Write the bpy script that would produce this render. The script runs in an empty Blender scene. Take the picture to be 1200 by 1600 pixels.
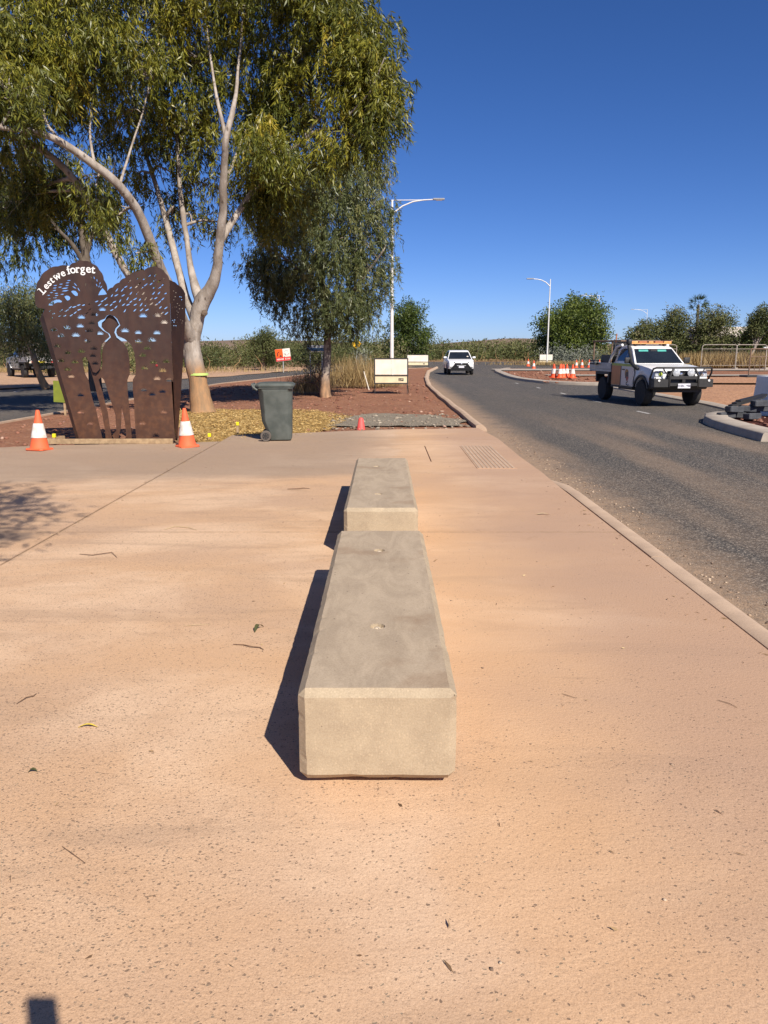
import bpy, bmesh, math, random
import numpy as np
from mathutils import Vector, Matrix

# ------------------------------------------------------------------ camera, sky, sun, exposure
scene = bpy.context.scene
col = scene.collection
R = math.radians
cam_data = bpy.data.cameras.new('camera')
cam = bpy.data.objects.new('camera', cam_data)
col.objects.link(cam)
cam.location = (0, 0, 1.65)
cam.rotation_euler = (math.pi/2 - math.atan(254/1200), 0, 0)
cam_data.sensor_fit = 'HORIZONTAL'
cam_data.sensor_width = 36
cam_data.lens = 36
cam_data.clip_start = 0.05
cam_data.clip_end = 6000
scene.camera = cam

SUN_EL, SUN_AZ = 41.0, 152.5          # azimuth clockwise from +Y: the sun stands behind the camera, to its right
world = bpy.data.worlds.new('World')
scene.world = world
world.use_nodes = True
wn = world.node_tree
bg = wn.nodes['Background']
sky = wn.nodes.new('ShaderNodeTexSky')
sky.sky_type = 'NISHITA'
sky.sun_disc = False
sky.sun_elevation = R(SUN_EL)
sky.sun_rotation = R(SUN_AZ)
sky.altitude = 400
sky.air_density = 0.6
sky.dust_density = 0.5
sky.ozone_density = 3.0
hs = wn.nodes.new('ShaderNodeHueSaturation')
hs.inputs['Saturation'].default_value = 1.2
wb = wn.nodes.new('ShaderNodeMix')          # white balance of the whole sky
wb.data_type = 'RGBA'
wb.blend_type = 'MULTIPLY'
wb.inputs[0].default_value = 1.0
wb.inputs[7].default_value = (.98, 1.0, 1.27, 1)
wn.links.new(sky.outputs[0], hs.inputs['Color'])
wn.links.new(hs.outputs[0], wb.inputs[6])
wn.links.new(wb.outputs[2], bg.inputs[0])
bg.inputs[1].default_value = 0.071

sun_data = bpy.data.lights.new('sun', 'SUN')
sun_data.energy = 4.9
sun_data.angle = R(0.53)
sun_data.color = (1.0, 0.93, 0.83)
sun = bpy.data.objects.new('sun', sun_data)
col.objects.link(sun)
to_sun = Vector((math.sin(R(SUN_AZ))*math.cos(R(SUN_EL)), math.cos(R(SUN_AZ))*math.cos(R(SUN_EL)), math.sin(R(SUN_EL))))
sun.rotation_euler = (-to_sun).to_track_quat('-Z', 'Y').to_euler()
sun.location = (0, 0, 30)

vs = scene.view_settings
vs.view_transform = 'Standard'
vs.look = 'None'
vs.gamma = 1.0
vs.exposure = 0.44
vs.use_curve_mapping = False
scene.cycles.max_bounces = 6
scene.cycles.transparent_max_bounces = 6

rng = np.random.default_rng(7)
random.seed(7)

# ------------------------------------------------------------------ helpers: objects
def tag(o, label=None, cat=None, group=None, kind=None):
    if label: o['label'] = label
    if cat: o['category'] = cat
    if group: o['group'] = group
    if kind: o['kind'] = kind
    return o

def thing(name, label, cat, loc=(0, 0, 0), rz=0, group=None):
    o = bpy.data.objects.new(name, None)
    col.objects.link(o)
    o.empty_display_size = 0.2
    o.location = loc
    o.rotation_euler = (0, 0, rz)
    return tag(o, label, cat, group)

def link(name, me, m=None, parent=None):
    o = bpy.data.objects.new(name, me)
    col.objects.link(o)
    if m is not None and not me.materials:
        me.materials.append(m)
    if parent is not None:
        o.parent = parent
    return o

def copy_tree(o, parent=None):
    c = o.copy()
    col.objects.link(c)
    c.parent = parent
    for ch in list(o.children):
        copy_tree(ch, c)
    return c

def finish(me, bevel=None, smooth=None):
    if bevel:
        off, seg, ang = bevel
        bm = bmesh.new()
        bm.from_mesh(me)
        bmesh.ops.remove_doubles(bm, verts=bm.verts, dist=1e-5)
        bmesh.ops.recalc_face_normals(bm, faces=bm.faces)
        es = [e for e in bm.edges if len(e.link_faces) == 2 and e.calc_face_angle(0) > R(ang)]
        bmesh.ops.bevel(bm, geom=es, offset=off, segments=seg, profile=0.6, affect='EDGES', clamp_overlap=True)
        bm.to_mesh(me)
        bm.free()
    if smooth:
        me.polygons.foreach_set('use_smooth', [True]*len(me.polygons))
        me.set_sharp_from_angle(angle=R(smooth))
    me.update()
    return me

class MB:
    """collects simple solids; build() makes ONE mesh object of them"""
    def __init__(s):
        s.v, s.f = [], []
    def add(s, vs_, fs):
        b = len(s.v)
        s.v += [tuple(p) for p in vs_]
        s.f += [tuple(i+b for i in f) for f in fs]
        return s
    def box(s, c, d, rot=None):
        x, y, z = d[0]/2, d[1]/2, d[2]/2
        p = [Vector(q) for q in ((-x,-y,-z),(x,-y,-z),(x,y,-z),(-x,y,-z),(-x,-y,z),(x,-y,z),(x,y,z),(-x,y,z))]
        if rot is not None: p = [rot @ q for q in p]
        return s.add([q+Vector(c) for q in p], [(0,3,2,1),(4,5,6,7),(0,1,5,4),(1,2,6,5),(2,3,7,6),(3,0,4,7)])
    def quad(s, a, b, c, d):
        return s.add([a, b, c, d], [(0, 1, 2, 3)])
    def tube(s, pts, radii, n=8, caps=True):
        pts = [Vector(p) for p in pts]
        if not hasattr(radii, '__len__'): radii = [radii]*len(pts)
        vs_, fs = [], []
        prev = None
        for i, p in enumerate(pts):
            t = (pts[min(i+1, len(pts)-1)] - pts[max(i-1, 0)])
            t = t.normalized() if t.length > 1e-9 else Vector((0, 0, 1))
            if prev is None:
                u = t.orthogonal().normalized()
            else:
                u = prev - t*prev.dot(t)
                u = u.normalized() if u.length > 1e-6 else t.orthogonal().normalized()
            prev = u
            w = t.cross(u)
            for k in range(n):
                a = 2*math.pi*k/n
                vs_.append(p + (u*math.cos(a) + w*math.sin(a))*radii[i])
        for i in range(len(pts)-1):
            for k in range(n):
                fs.append((i*n+k, i*n+(k+1) % n, (i+1)*n+(k+1) % n, (i+1)*n+k))
        if caps:
            fs.append(tuple(range(n-1, -1, -1)))
            fs.append(tuple(range((len(pts)-1)*n, len(pts)*n)))
        return s.add(vs_, fs)
    def lathe(s, prof, n=20, c=(0, 0, 0), axis='z'):
        vs_, fs = [], []
        for r, z in prof:
            for k in range(n):
                a = 2*math.pi*k/n
                if axis == 'z': q = (c[0]+r*math.cos(a), c[1]+r*math.sin(a), c[2]+z)
                else: q = (c[0]+z, c[1]+r*math.cos(a), c[2]+r*math.sin(a))
                vs_.append(q)
        for i in range(len(prof)-1):
            for k in range(n):
                fs.append((i*n+k, i*n+(k+1) % n, (i+1)*n+(k+1) % n, (i+1)*n+k))
        fs.append(tuple(range(n-1, -1, -1)))
        fs.append(tuple(range((len(prof)-1)*n, len(prof)*n)))
        return s.add(vs_, fs)
    def prism_x(s, prof, hw):
        """profile in (y,z) extruded across x; hw(y,z) gives the half width"""
        n = len(prof)
        h = hw if callable(hw) else (lambda y, z: hw)
        vs_ = [(-h(y, z), y, z) for y, z in prof] + [(h(y, z), y, z) for y, z in prof]
        fs = [tuple(range(n)), tuple(range(2*n-1, n-1, -1))]
        fs += [(i, i+n, (i+1) % n + n, (i+1) % n) for i in range(n)]
        return s.add(vs_, fs)
    def plate_x(s, prof, x, t):
        """flat plate of outline (y,z) standing at x, thickness t (signed outwards)"""
        n = len(prof)
        vs_ = [(x, y, z) for y, z in prof] + [(x+t, y, z) for y, z in prof]
        fs = [tuple(range(n)), tuple(range(2*n-1, n-1, -1))] + [(i, i+n, (i+1) % n + n, (i+1) % n) for i in range(n)]
        return s.add(vs_, fs)
    def plate_y(s, prof, y, t):
        n = len(prof)
        vs_ = [(x, y, z) for x, z in prof] + [(x, y+t, z) for x, z in prof]
        fs = [tuple(range(n)), tuple(range(2*n-1, n-1, -1))] + [(i, i+n, (i+1) % n + n, (i+1) % n) for i in range(n)]
        return s.add(vs_, fs)
    def mesh(s, name, bevel=None, smooth=None, fix=True):
        me = bpy.data.meshes.new(name)
        me.from_pydata(s.v, [], s.f)
        if fix and not bevel:
            bm = bmesh.new(); bm.from_mesh(me)
            bmesh.ops.recalc_face_normals(bm, faces=bm.faces)
            bm.to_mesh(me); bm.free()
        return finish(me, bevel, smooth)
    def build(s, name, m, parent=None, bevel=None, smooth=None):
        return link(name, s.mesh(name, bevel, smooth), m, parent)

def raw_mesh(name, co, loops, starts):
    me = bpy.data.meshes.new(name)
    me.vertices.add(len(co)); me.vertices.foreach_set('co', np.asarray(co, np.float32).ravel())
    me.loops.add(len(loops)); me.loops.foreach_set('vertex_index', np.asarray(loops, np.int32))
    me.polygons.add(len(starts)); me.polygons.foreach_set('loop_start', np.asarray(starts, np.int32))
    me.update(calc_edges=True)
    return me

def leaf_mesh(name, P, D, L, W, tint, fold=0.0):
    """one four-cornered leaf blade per row; tint is a per-face attribute"""
    n = len(P)
    D = D/np.linalg.norm(D, axis=1, keepdims=True)
    rnd = rng.normal(size=(n, 3))
    S = np.cross(D, rnd); S /= np.linalg.norm(S, axis=1, keepdims=True)+1e-9
    L = L[:, None]; W = W[:, None]
    co = np.empty((n, 4, 3))
    co[:, 0] = P
    co[:, 1] = P + D*L*0.42 + S*W*0.5
    co[:, 2] = P + D*L + np.cross(S, D)*L*fold
    co[:, 3] = P + D*L*0.42 - S*W*0.5
    me = raw_mesh(name, co.reshape(-1, 3), np.arange(n*4), np.arange(n)*4)
    at = me.attributes.new('tint', 'FLOAT', 'FACE')
    at.data.foreach_set('value', np.clip(tint, 0, 1).astype(np.float32))
    return me

ICO_V = np.array([(0,0,1),(.894,0,.447),(.276,.851,.447),(-.724,.526,.447),(-.724,-.526,.447),(.276,-.851,.447),
                  (.724,.526,-.447),(-.276,.851,-.447),(-.894,0,-.447),(-.276,-.851,-.447),(.724,-.526,-.447),(0,0,-1)])
ICO_F = np.array([(0,1,2),(0,2,3),(0,3,4),(0,4,5),(0,5,1),(1,6,2),(2,7,3),(3,8,4),(4,9,5),(5,10,1),
                  (6,7,2),(7,8,3),(8,9,4),(9,10,5),(10,6,1),(11,7,6),(11,8,7),(11,9,8),(11,10,9),(11,6,10)])
def stones_mesh(name, P, size, flat=0.6):
    n = len(P)
    sc = size[:, None]*np.stack([rng.uniform(.7, 1.3, n), rng.uniform(.6, 1.1, n), rng.uniform(.5, 1.0, n)*flat], 1)
    V = ICO_V[None]*(1+rng.normal(0, .16, (n, 12, 1)))*sc[:, None, :]
    a = rng.uniform(0, 6.28, n); ca, sa = np.cos(a)[:, None], np.sin(a)[:, None]
    X = V[:, :, 0]*ca - V[:, :, 1]*sa; Yy = V[:, :, 0]*sa + V[:, :, 1]*ca
    V = np.stack([X, Yy, V[:, :, 2]], 2) + P[:, None, :]
    F = (ICO_F[None] + (np.arange(n)*12)[:, None, None]).reshape(-1)
    me = raw_mesh(name, V.reshape(-1, 3), F, np.arange(n*20)*3)
    at = me.attributes.new('tint', 'FLOAT', 'FACE')
    at.data.foreach_set('value', np.repeat(rng.uniform(0, 1, n), 20).astype(np.float32))
    return me

# ------------------------------------------------------------------ helpers: materials
def newmat(name):
    m = bpy.data.materials.new(name)
    m.use_nodes = True
    nt = m.node_tree
    return m, nt, nt.nodes['Principled BSDF']

def nd(nt, kind, **kw):
    n = nt.nodes.new(kind)
    for k, v in kw.items():
        if k.startswith('_'): setattr(n, k[1:], v)
        else:
            s = n.inputs[int(k[1:]) if k[0] == 'i' and k[1:].isdigit() else k]
            if isinstance(v, bpy.types.NodeSocket): nt.links.new(v, s)
            else: s.default_value = v
    return n

def rgba(c): return (c[0], c[1], c[2], 1)
def mix(nt, f, a, b, mode='MIX'):
    n = nt.nodes.new('ShaderNodeMix'); n.data_type = 'RGBA'; n.blend_type = mode
    for s, v in ((n.inputs[0], f), (n.inputs[6], a), (n.inputs[7], b)):
        if isinstance(v, bpy.types.NodeSocket): nt.links.new(v, s)
        elif s.type == 'RGBA': s.default_value = rgba(v)
        else: s.default_value = v
    return n.outputs[2]
def ramp(nt, fac, stops):
    n = nt.nodes.new('ShaderNodeValToRGB')
    nt.links.new(fac, n.inputs[0])
    el = n.color_ramp.elements
    while len(el) < len(stops): el.new(0.5)
    for e, (p, c) in zip(el, stops):
        e.position = p
        e.color = rgba(c) if hasattr(c, '__len__') else (c, c, c, 1)
    return n.outputs[0]
def mrange(nt, v, a, b, c=0.0, d=1.0, smooth=True):
    n = nt.nodes.new('ShaderNodeMapRange')
    n.interpolation_type = 'SMOOTHSTEP' if smooth else 'LINEAR'
    nt.links.new(v, n.inputs[0])
    for i, q in zip((1, 2, 3, 4), (a, b, c, d)): n.inputs[i].default_value = q
    return n.outputs[0]
def mth(nt, op, a, b=0.0):
    n = nt.nodes.new('ShaderNodeMath'); n.operation = op
    for s, v in ((n.inputs[0], a), (n.inputs[1], b)):
        if isinstance(v, bpy.types.NodeSocket): nt.links.new(v, s)
        else: s.default_value = v
    return n.outputs[0]
def noise(nt, vec, scale, detail=4, rough=.55, dist=0):
    n = nd(nt, 'ShaderNodeTexNoise', Scale=scale, Detail=detail, Roughness=rough, Distortion=dist)
    if vec is not None: nt.links.new(vec, n.inputs['Vector'])
    return n.outputs[0]
def vmul(nt, vec, s):
    n = nt.nodes.new('ShaderNodeVectorMath'); n.operation = 'MULTIPLY'
    nt.links.new(vec, n.inputs[0]); n.inputs[1].default_value = s
    return n.outputs[0]
def bump(nt, b, h, strength, dist=0.01):
    n = nd(nt, 'ShaderNodeBump', Strength=strength, Distance=dist, Height=h)
    nt.links.new(n.outputs[0], b.inputs['Normal'])
def position(nt): return nd(nt, 'ShaderNodeNewGeometry').outputs['Position']
def objco(nt): return nd(nt, 'ShaderNodeTexCoord').outputs['Object']

def simple(name, c1, c2=None, scale=6, rough=.6, metal=0, spec=.5, bmp=0, bscale=80, bdist=.004, world_co=False, lo=.35, hi=.65):
    m, nt, b = newmat(name)
    v = position(nt) if world_co else objco(nt)
    if c2 is None: c2 = tuple(x*.82 for x in c1)
    f = mrange(nt, noise(nt, v, scale, 5), lo, hi)
    nt.links.new(mix(nt, f, c1, c2), b.inputs['Base Color'])
    b.inputs['Roughness'].default_value = rough
    b.inputs['Metallic'].default_value = metal
    b.inputs['Specular IOR Level'].default_value = spec
    if bmp: bump(nt, b, noise(nt, v, bscale, 4), bmp, bdist)
    return m

def leafmat(name, stops, rough=.45, trans=.25, spec=.4):
    m, nt, b = newmat(name)
    t = nd(nt, 'ShaderNodeAttribute', _attribute_name='tint').outputs['Fac']
    c = ramp(nt, t, stops)
    nt.links.new(c, b.inputs['Base Color'])
    b.inputs['Roughness'].default_value = rough
    b.inputs['Specular IOR Level'].default_value = spec
    tr = nd(nt, 'ShaderNodeBsdfTranslucent', Color=c)
    mx = nd(nt, 'ShaderNodeMixShader', i0=trans, i1=b.outputs[0], i2=tr.outputs[0])
    nt.links.new(mx.outputs[0], nt.nodes['Material Output'].inputs['Surface'])
    return m

def stonemat(name, stops):
    m, nt, b = newmat(name)
    t = nd(nt, 'ShaderNodeAttribute', _attribute_name='tint').outputs['Fac']
    nt.links.new(ramp(nt, t, stops), b.inputs['Base Color'])
    b.inputs['Roughness'].default_value = .9
    return m

M = {}
# concrete paving: warm tan, dusted orange, greyer worn band, exposed aggregate
def paving_mat():
    m, nt, b = newmat('paving')
    p = position(nt)
    sx = nd(nt, 'ShaderNodeSeparateXYZ', Vector=p)
    x, y = sx.outputs[0], sx.outputs[1]
    big = noise(nt, vmul(nt, p, (.55, .9, 1)), .9, 5, .6)
    c = mix(nt, mrange(nt, big, .35, .68), (.63, .405, .240), (.56, .375, .245))
    pale = noise(nt, vmul(nt, p, (.7, 1.1, 1)), .55, 6, .62, .5)
    c = mix(nt, mth(nt, 'MULTIPLY', mrange(nt, pale, .44, .66), .85), c, (.76, .54, .36))
    streak = noise(nt, vmul(nt, p, (.35, 1.8, 1)), 1.6, 6, .65, .6)
    c = mix(nt, mth(nt, 'MULTIPLY', mrange(nt, streak, .50, .70), .45), c, (.41, .28, .185))
    # pinker, barer concrete along the kerb side
    rx = mth(nt, 'ADD', x, mth(nt, 'MULTIPLY', noise(nt, p, .8, 4), 1.6))
    ox = mth(nt, 'ADD', x, mth(nt, 'MULTIPLY', noise(nt, p, 1.3, 5, .6), 1.2))
    od = mth(nt, 'MULTIPLY', mrange(nt, ox, .7, 1.0), mrange(nt, ox, 1.1, 2.1, 1, 0))
    c = mix(nt, mth(nt, 'MULTIPLY', od, .38), c, (.64, .385, .20))      # orange dust blown up against the benches
    c = mix(nt, mth(nt, 'MULTIPLY', mrange(nt, rx, 1.1, 2.5), .72), c, (.44, .285, .195))
    # grey worn band towards the far end, left
    yy = mth(nt, 'ADD', mth(nt, 'ADD', y, mth(nt, 'MULTIPLY', x, -.12)), mth(nt, 'MULTIPLY', noise(nt, vmul(nt, p, (.5, 1, 1)), .9, 5), 1.6))
    g = mth(nt, 'MULTIPLY', mrange(nt, yy, 10.5, 11.5), mrange(nt, mth(nt, 'ADD', x, mth(nt, 'MULTIPLY', big, 2.)), .2, 1.8, 1, 0))
    c = mix(nt, mth(nt, 'MULTIPLY', g, .72), c, (.33, .25, .185))
    # bitumen splash at the left joint
    d = nd(nt, 'ShaderNodeVectorMath', _operation='DISTANCE'); nt.links.new(vmul(nt, p, (1, 1.8, 0)), d.inputs[0]); d.inputs[1].default_value = (-3.75, 6.72*1.8, 0)
    c = mix(nt, mth(nt, 'MULTIPLY', mrange(nt, mth(nt, 'ADD', d.outputs['Value'], mth(nt, 'MULTIPLY', noise(nt, p, 5, 4), .6)), .75, 1.05, 1, 0), .75), c, (.17, .13, .105))
    # fine grain
    gr = noise(nt, p, 170, 3, .7)
    c = mix(nt, mrange(nt, gr, .3, .75), c, mix(nt, 1.0, c, (.80, .76, .72), 'MULTIPLY'))
    # exposed stones, in worn patches
    wp = nd(nt, 'ShaderNodeVectorMath', _operation='ADD'); nt.links.new(vmul(nt, p, (1, 1.25, 0)), wp.inputs[0])
    wz = nd(nt, 'ShaderNodeTexNoise', Scale=70.0, Detail=3.0, Vector=p); wv = nd(nt, 'ShaderNodeVectorMath', _operation='MULTIPLY_ADD'); nt.links.new(wz.outputs['Color'], wv.inputs[0]); wv.inputs[1].default_value = (.022, .022, 0); wv.inputs[2].default_value = (-.011, -.011, 0); nt.links.new(wv.outputs[0], wp.inputs[1])
    vo = nd(nt, 'ShaderNodeTexVoronoi', Scale=88.0, Vector=wp.outputs[0])
    rc = nd(nt, 'ShaderNodeSeparateColor', Color=vo.outputs['Color'])
    dd = mth(nt, 'ADD', vo.outputs['Distance'], mth(nt, 'MULTIPLY', noise(nt, p, 220, 2), .22))
    wear = mth(nt, 'ADD', noise(nt, p, 1.15, 5, .6), mth(nt, 'ADD', mrange(nt, x, -1.5, .4, .30, -.16), mrange(nt, y, 2.0, 4.4, .06, -.22)))
    pick = mrange(nt, mth(nt, 'ADD', rc.outputs[0], wear), 1.06, 1.10)
    st = mth(nt, 'MULTIPLY', pick, mrange(nt, mth(nt, 'ADD', dd, mth(nt, 'MULTIPLY', rc.outputs[2], .26)), .42, .56, 1, 0))
    stc = ramp(nt, rc.outputs[1], [(0, (.13, .085, .06)), (.5, (.21, .14, .095)), (.8, (.24, .20, .14)), (1, (.36, .23, .15))])
    c = mix(nt, mth(nt, 'MULTIPLY', st, .80), c, stc)
    v3 = nd(nt, 'ShaderNodeTexVoronoi', Scale=190.0, Vector=wp.outputs[0])
    r3 = nd(nt, 'ShaderNodeSeparateColor', Color=v3.outputs['Color'])
    s3 = mth(nt, 'MULTIPLY', mrange(nt, mth(nt, 'ADD', r3.outputs[0], wear), 1.10, 1.16), mrange(nt, v3.outputs['Distance'], .38, .52, 1, 0))
    c = mix(nt, mth(nt, 'MULTIPLY', s3, .36), c, (.22, .14, .09))
    # smears of darker dust
    sm_ = mrange(nt, noise(nt, vmul(nt, p, (.8, 1.5, 1)), 2.6, 6, .7, 1.2), .60, .72)
    c = mix(nt, mth(nt, 'MULTIPLY', sm_, .38), c, (.33, .21, .13))
    # dirt caught along the open joints
    jx = mth(nt, 'ABSOLUTE', mth(nt, 'ADD', x, 3.0)); jy = mth(nt, 'ABSOLUTE', mth(nt, 'ADD', y, -6.9))
    jd = mth(nt, 'ADD', mth(nt, 'MINIMUM', jx, jy), mth(nt, 'MULTIPLY', noise(nt, p, 3.5, 5, .7), .12))
    c = mix(nt, mrange(nt, jd, .05, .10, .55, 0), c, (.30, .20, .125))
    # tiny dark specks everywhere
    v2 = nd(nt, 'ShaderNodeTexVoronoi', Scale=26.0, Vector=vmul(nt, p, (1, 1, 0)))
    r2 = nd(nt, 'ShaderNodeSeparateColor', Color=v2.outputs['Color'])
    sp = mth(nt, 'MULTIPLY', mrange(nt, r2.outputs[0], .88, .9), mrange(nt, v2.outputs['Distance'], .10, .17, 1, 0))
    c = mix(nt, mth(nt, 'MULTIPLY', sp, .7), c, (.14, .095, .07))
    nt.links.new(c, b.inputs['Base Color'])
    b.inputs['Roughness'].default_value = .88
    b.inputs['Specular IOR Level'].default_value = .25
    h = mth(nt, 'ADD', mth(nt, 'MULTIPLY', noise(nt, p, 55, 5, .65), 1.0), mth(nt, 'MULTIPLY', st, -.35))
    bump(nt, b, h, .55, .006)
    return m
M['paving'] = paving_mat()

def asphalt_mat():
    m, nt, b = newmat('asphalt')
    p = position(nt)
    sx = nd(nt, 'ShaderNodeSeparateXYZ', Vector=p)
    x = sx.outputs[0]
    vo = nd(nt, 'ShaderNodeTexVoronoi', Scale=75.0, Vector=vmul(nt, p, (1, 1, 0)))
    rc = nd(nt, 'ShaderNodeSeparateColor', Color=vo.outputs['Color'])
    chip = ramp(nt, rc.outputs[0], [(0, (.020, .018, .016)), (.5, (.055, .050, .044)), (.75, (.13, .115, .095)), (1, (.36, .30, .235))])
    far = mix(nt, mrange(nt, noise(nt, p, .5, 4), .35, .65), (.060, .056, .051), (.085, .078, .070))
    c = mix(nt, .8, far, chip)
    # tan dust: thick in the gutter, thin in stripes along the wheel paths
    n1 = noise(nt, vmul(nt, p, (.8, .10, 1)), 1.0, 3, .5)
    n2 = noise(nt, p, 9, 5, .7)
    edge = mth(nt, 'ADD', x, mth(nt, 'MULTIPLY', noise(nt, p, 1.1, 5, .65), .9))
    gut = mth(nt, 'MULTIPLY', mrange(nt, edge, 2.75, 3.75, 1, 0), mrange(nt, x, 2, 2.1))
    stripes = mth(nt, 'MULTIPLY', mrange(nt, n1, .40, .72), .55)
    yfade = mrange(nt, sx.outputs[1], 14, 24, 1, .12)
    stripes = mth(nt, 'MULTIPLY', stripes, yfade)
    f = mth(nt, 'MULTIPLY', mth(nt, 'MAXIMUM', gut, stripes), mrange(nt, n2, .22, .62, .55, 1))
    c = mix(nt, mth(nt, 'MULTIPLY', f, .82), c, mix(nt, rc.outputs[1], (.44, .29, .175), (.30, .21, .14)))
    nt.links.new(c, b.inputs['Base Color'])
    b.inputs['Roughness'].default_value = .85
    b.inputs['Specular IOR Level'].default_value = .3
    bump(nt, b, mth(nt, 'MULTIPLY', vo.outputs['Distance'], -1), .6, .006)
    return m
M['asphalt'] = asphalt_mat()

def soil_mat(name, c1, c2, c3, s=1.0):
    m, nt, b = newmat(name)
    p = position(nt)
    c = mix(nt, mrange(nt, noise(nt, p, .45*s, 6, .65), .35, .65), c1, c2)
    c = mix(nt, mrange(nt, noise(nt, p, 7*s, 6, .7), .45, .75), c, c3)
    vo = nd(nt, 'ShaderNodeTexVoronoi', Scale=22.0*s, Vector=p)
    rc = nd(nt, 'ShaderNodeSeparateColor', Color=vo.outputs['Color'])
    c = mix(nt, mth(nt, 'MULTIPLY', rc.outputs[0], .45), c, mix(nt, 1, c, (.35, .35, .38), 'MULTIPLY'))
    nt.links.new(c, b.inputs['Base Color'])
    b.inputs['Roughness'].default_value = .95
    b.inputs['Specular IOR Level'].default_value = .1
    bump(nt, b, mth(nt, 'ADD', noise(nt, p, 9*s, 6, .7), mth(nt, 'MULTIPLY', vo.outputs['Distance'], -.5)), .9, .05)
    return m
M['red_soil'] = soil_mat('red_soil', (.35, .165, .095), (.29, .135, .08), (.44, .245, .15))
M['sand'] = soil_mat('sand', (.56, .35, .21), (.50, .31, .19), (.62, .43, .29), .6)
M['scrub_ground'] = soil_mat('scrub_ground', (.33, .19, .105), (.27, .17, .09), (.38, .27, .15), .3)
M['grey_gravel'] = soil_mat('grey_gravel', (.36, .30, .22), (.30, .25, .185), (.42, .36, .27), 2)
M['mulch_bed'] = soil_mat('mulch_bed', (.48, .31, .11), (.38, .24, .085), (.55, .39, .16), 2)
M['driveway'] = soil_mat('driveway', (.50, .27, .15), (.44, .24, .14), (.55, .32, .185), .5)
M['dark_soil'] = soil_mat('dark_soil', (.10, .035, .025), (.08, .03, .022), (.13, .05, .035), 2)
M['hill'] = soil_mat('hill', (.30, .20, .15), (.24, .17, .12), (.22, .20, .13), .02)
M['kerb'] = simple('kerb', (.50, .36, .25), (.42, .30, .21), 3, .9, spec=.2, bmp=.5, bscale=60, world_co=True)
M['kerb_grey'] = simple('kerb_grey', (.42, .36, .29), (.36, .30, .24), 3, .9, spec=.2, bmp=.4, bscale=60, world_co=True)
M['white_line'] = simple('white_line', (.62, .60, .55), (.30, .28, .26), 9, .8, world_co=True)

def concrete_mat():
    m, nt, b = newmat('precast_concrete')
    v = objco(nt)
    g = nd(nt, 'ShaderNodeNewGeometry')
    nz = nd(nt, 'ShaderNodeSeparateXYZ', Vector=g.outputs['Normal']).outputs[2]
    cast = mix(nt, mrange(nt, noise(nt, v, 6, 6, .65), .35, .68), (.455, .36, .24), (.385, .30, .20))
    tr = mix(nt, mrange(nt, noise(nt, vmul(nt, v, (2.2, .8, 1)), 3, 6, .7, .8), .35, .65), (.47, .37, .26), (.38, .295, .205))
    stain = mrange(nt, noise(nt, v, 2.3, 4, .6), .56, .72)
    tr = mix(nt, mth(nt, 'MULTIPLY', stain, .5), tr, (.27, .175, .105))
    c = mix(nt, mrange(nt, nz, .90, .97), cast, tr)      # trowelled top is greyer than the cast sides
    vo = nd(nt, 'ShaderNodeTexVoronoi', Scale=95.0, Vector=v)
    rc = nd(nt, 'ShaderNodeSeparateColor', Color=vo.outputs['Color'])
    pale = mth(nt, 'MULTIPLY', mrange(nt, mth(nt, 'ADD', rc.outputs[0], noise(nt, v, 5, 3)), 1.18, 1.28), mrange(nt, vo.outputs['Distance'], .25, .5, 1, 0))
    c = mix(nt, mth(nt, 'MULTIPLY', mth(nt, 'MULTIPLY', pale, mrange(nt, nz, .9, .97, 1, .15)), .30), c, (.60, .47, .31))
    v2 = nd(nt, 'ShaderNodeTexVoronoi', Scale=24.0, Vector=v)
    r2 = nd(nt, 'ShaderNodeSeparateColor', Color=v2.outputs['Color'])
    pit = mth(nt, 'MULTIPLY', mrange(nt, r2.outputs[0], .86, .88), mrange(nt, v2.outputs['Distance'], .07, .13, 1, 0))
    c = mix(nt, mth(nt, 'MULTIPLY', pit, .75), c, (.07, .05, .035))
    c = mix(nt, mrange(nt, noise(nt, v, 150, 3, .7), .3, .8), c, mix(nt, 1, c, (.78, .76, .74), 'MULTIPLY'))
    nt.links.new(c, b.inputs['Base Color'])
    b.inputs['Roughness'].default_value = .82
    b.inputs['Specular IOR Level'].default_value = .3
    bump(nt, b, mth(nt, 'ADD', mth(nt, 'MULTIPLY', noise(nt, v, 70, 5, .7), .6), mth(nt, 'MULTIPLY', pit, -1)), .4, .004)
    return m
M['precast'] = concrete_mat()
M['anchor'] = simple('anchor', (.62, .50, .36), (.45, .35, .24), 40, .9)

def corten_mat():
    m, nt, b = newmat('weathered_steel')
    v = objco(nt)
    z = nd(nt, 'ShaderNodeSeparateXYZ', Vector=v).outputs[2]
    n1 = noise(nt, vmul(nt, v, (1, 1, .35)), 3.0, 6, .65)
    c = mix(nt, mrange(nt, n1, .35, .65), (.034, .018, .0145), (.060, .030, .021))
    f = mrange(nt, mth(nt, 'ADD', z, mth(nt, 'MULTIPLY', n1, 1.2)), .9, 2.6, .75, 0)
    c = mix(nt, f, c, mix(nt, mrange(nt, noise(nt, v, 9, 5), .4, .7), (.085, .036, .018), (.14, .060, .027)))
    nt.links.new(c, b.inputs['Base Color'])
    nt.links.new(mrange(nt, noise(nt, v, 5, 4), .3, .7, .42, .65), b.inputs['Roughness'])
    b.inputs['Specular IOR Level'].default_value = .45
    bump(nt, b, noise(nt, v, 120, 4), .15, .002)
    return m
M['corten'] = corten_mat()
M['white_paint'] = simple('white_paint', (.80, .79, .76), (.74, .73, .70), 8, .45)
M['timber'] = simple('timber', (.42, .29, .16), (.30, .20, .11), 14, .85, bmp=.4)
M['yellow'] = simple('yellow_cap', (.85, .72, .02), (.75, .62, .02), 12, .5)
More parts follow.
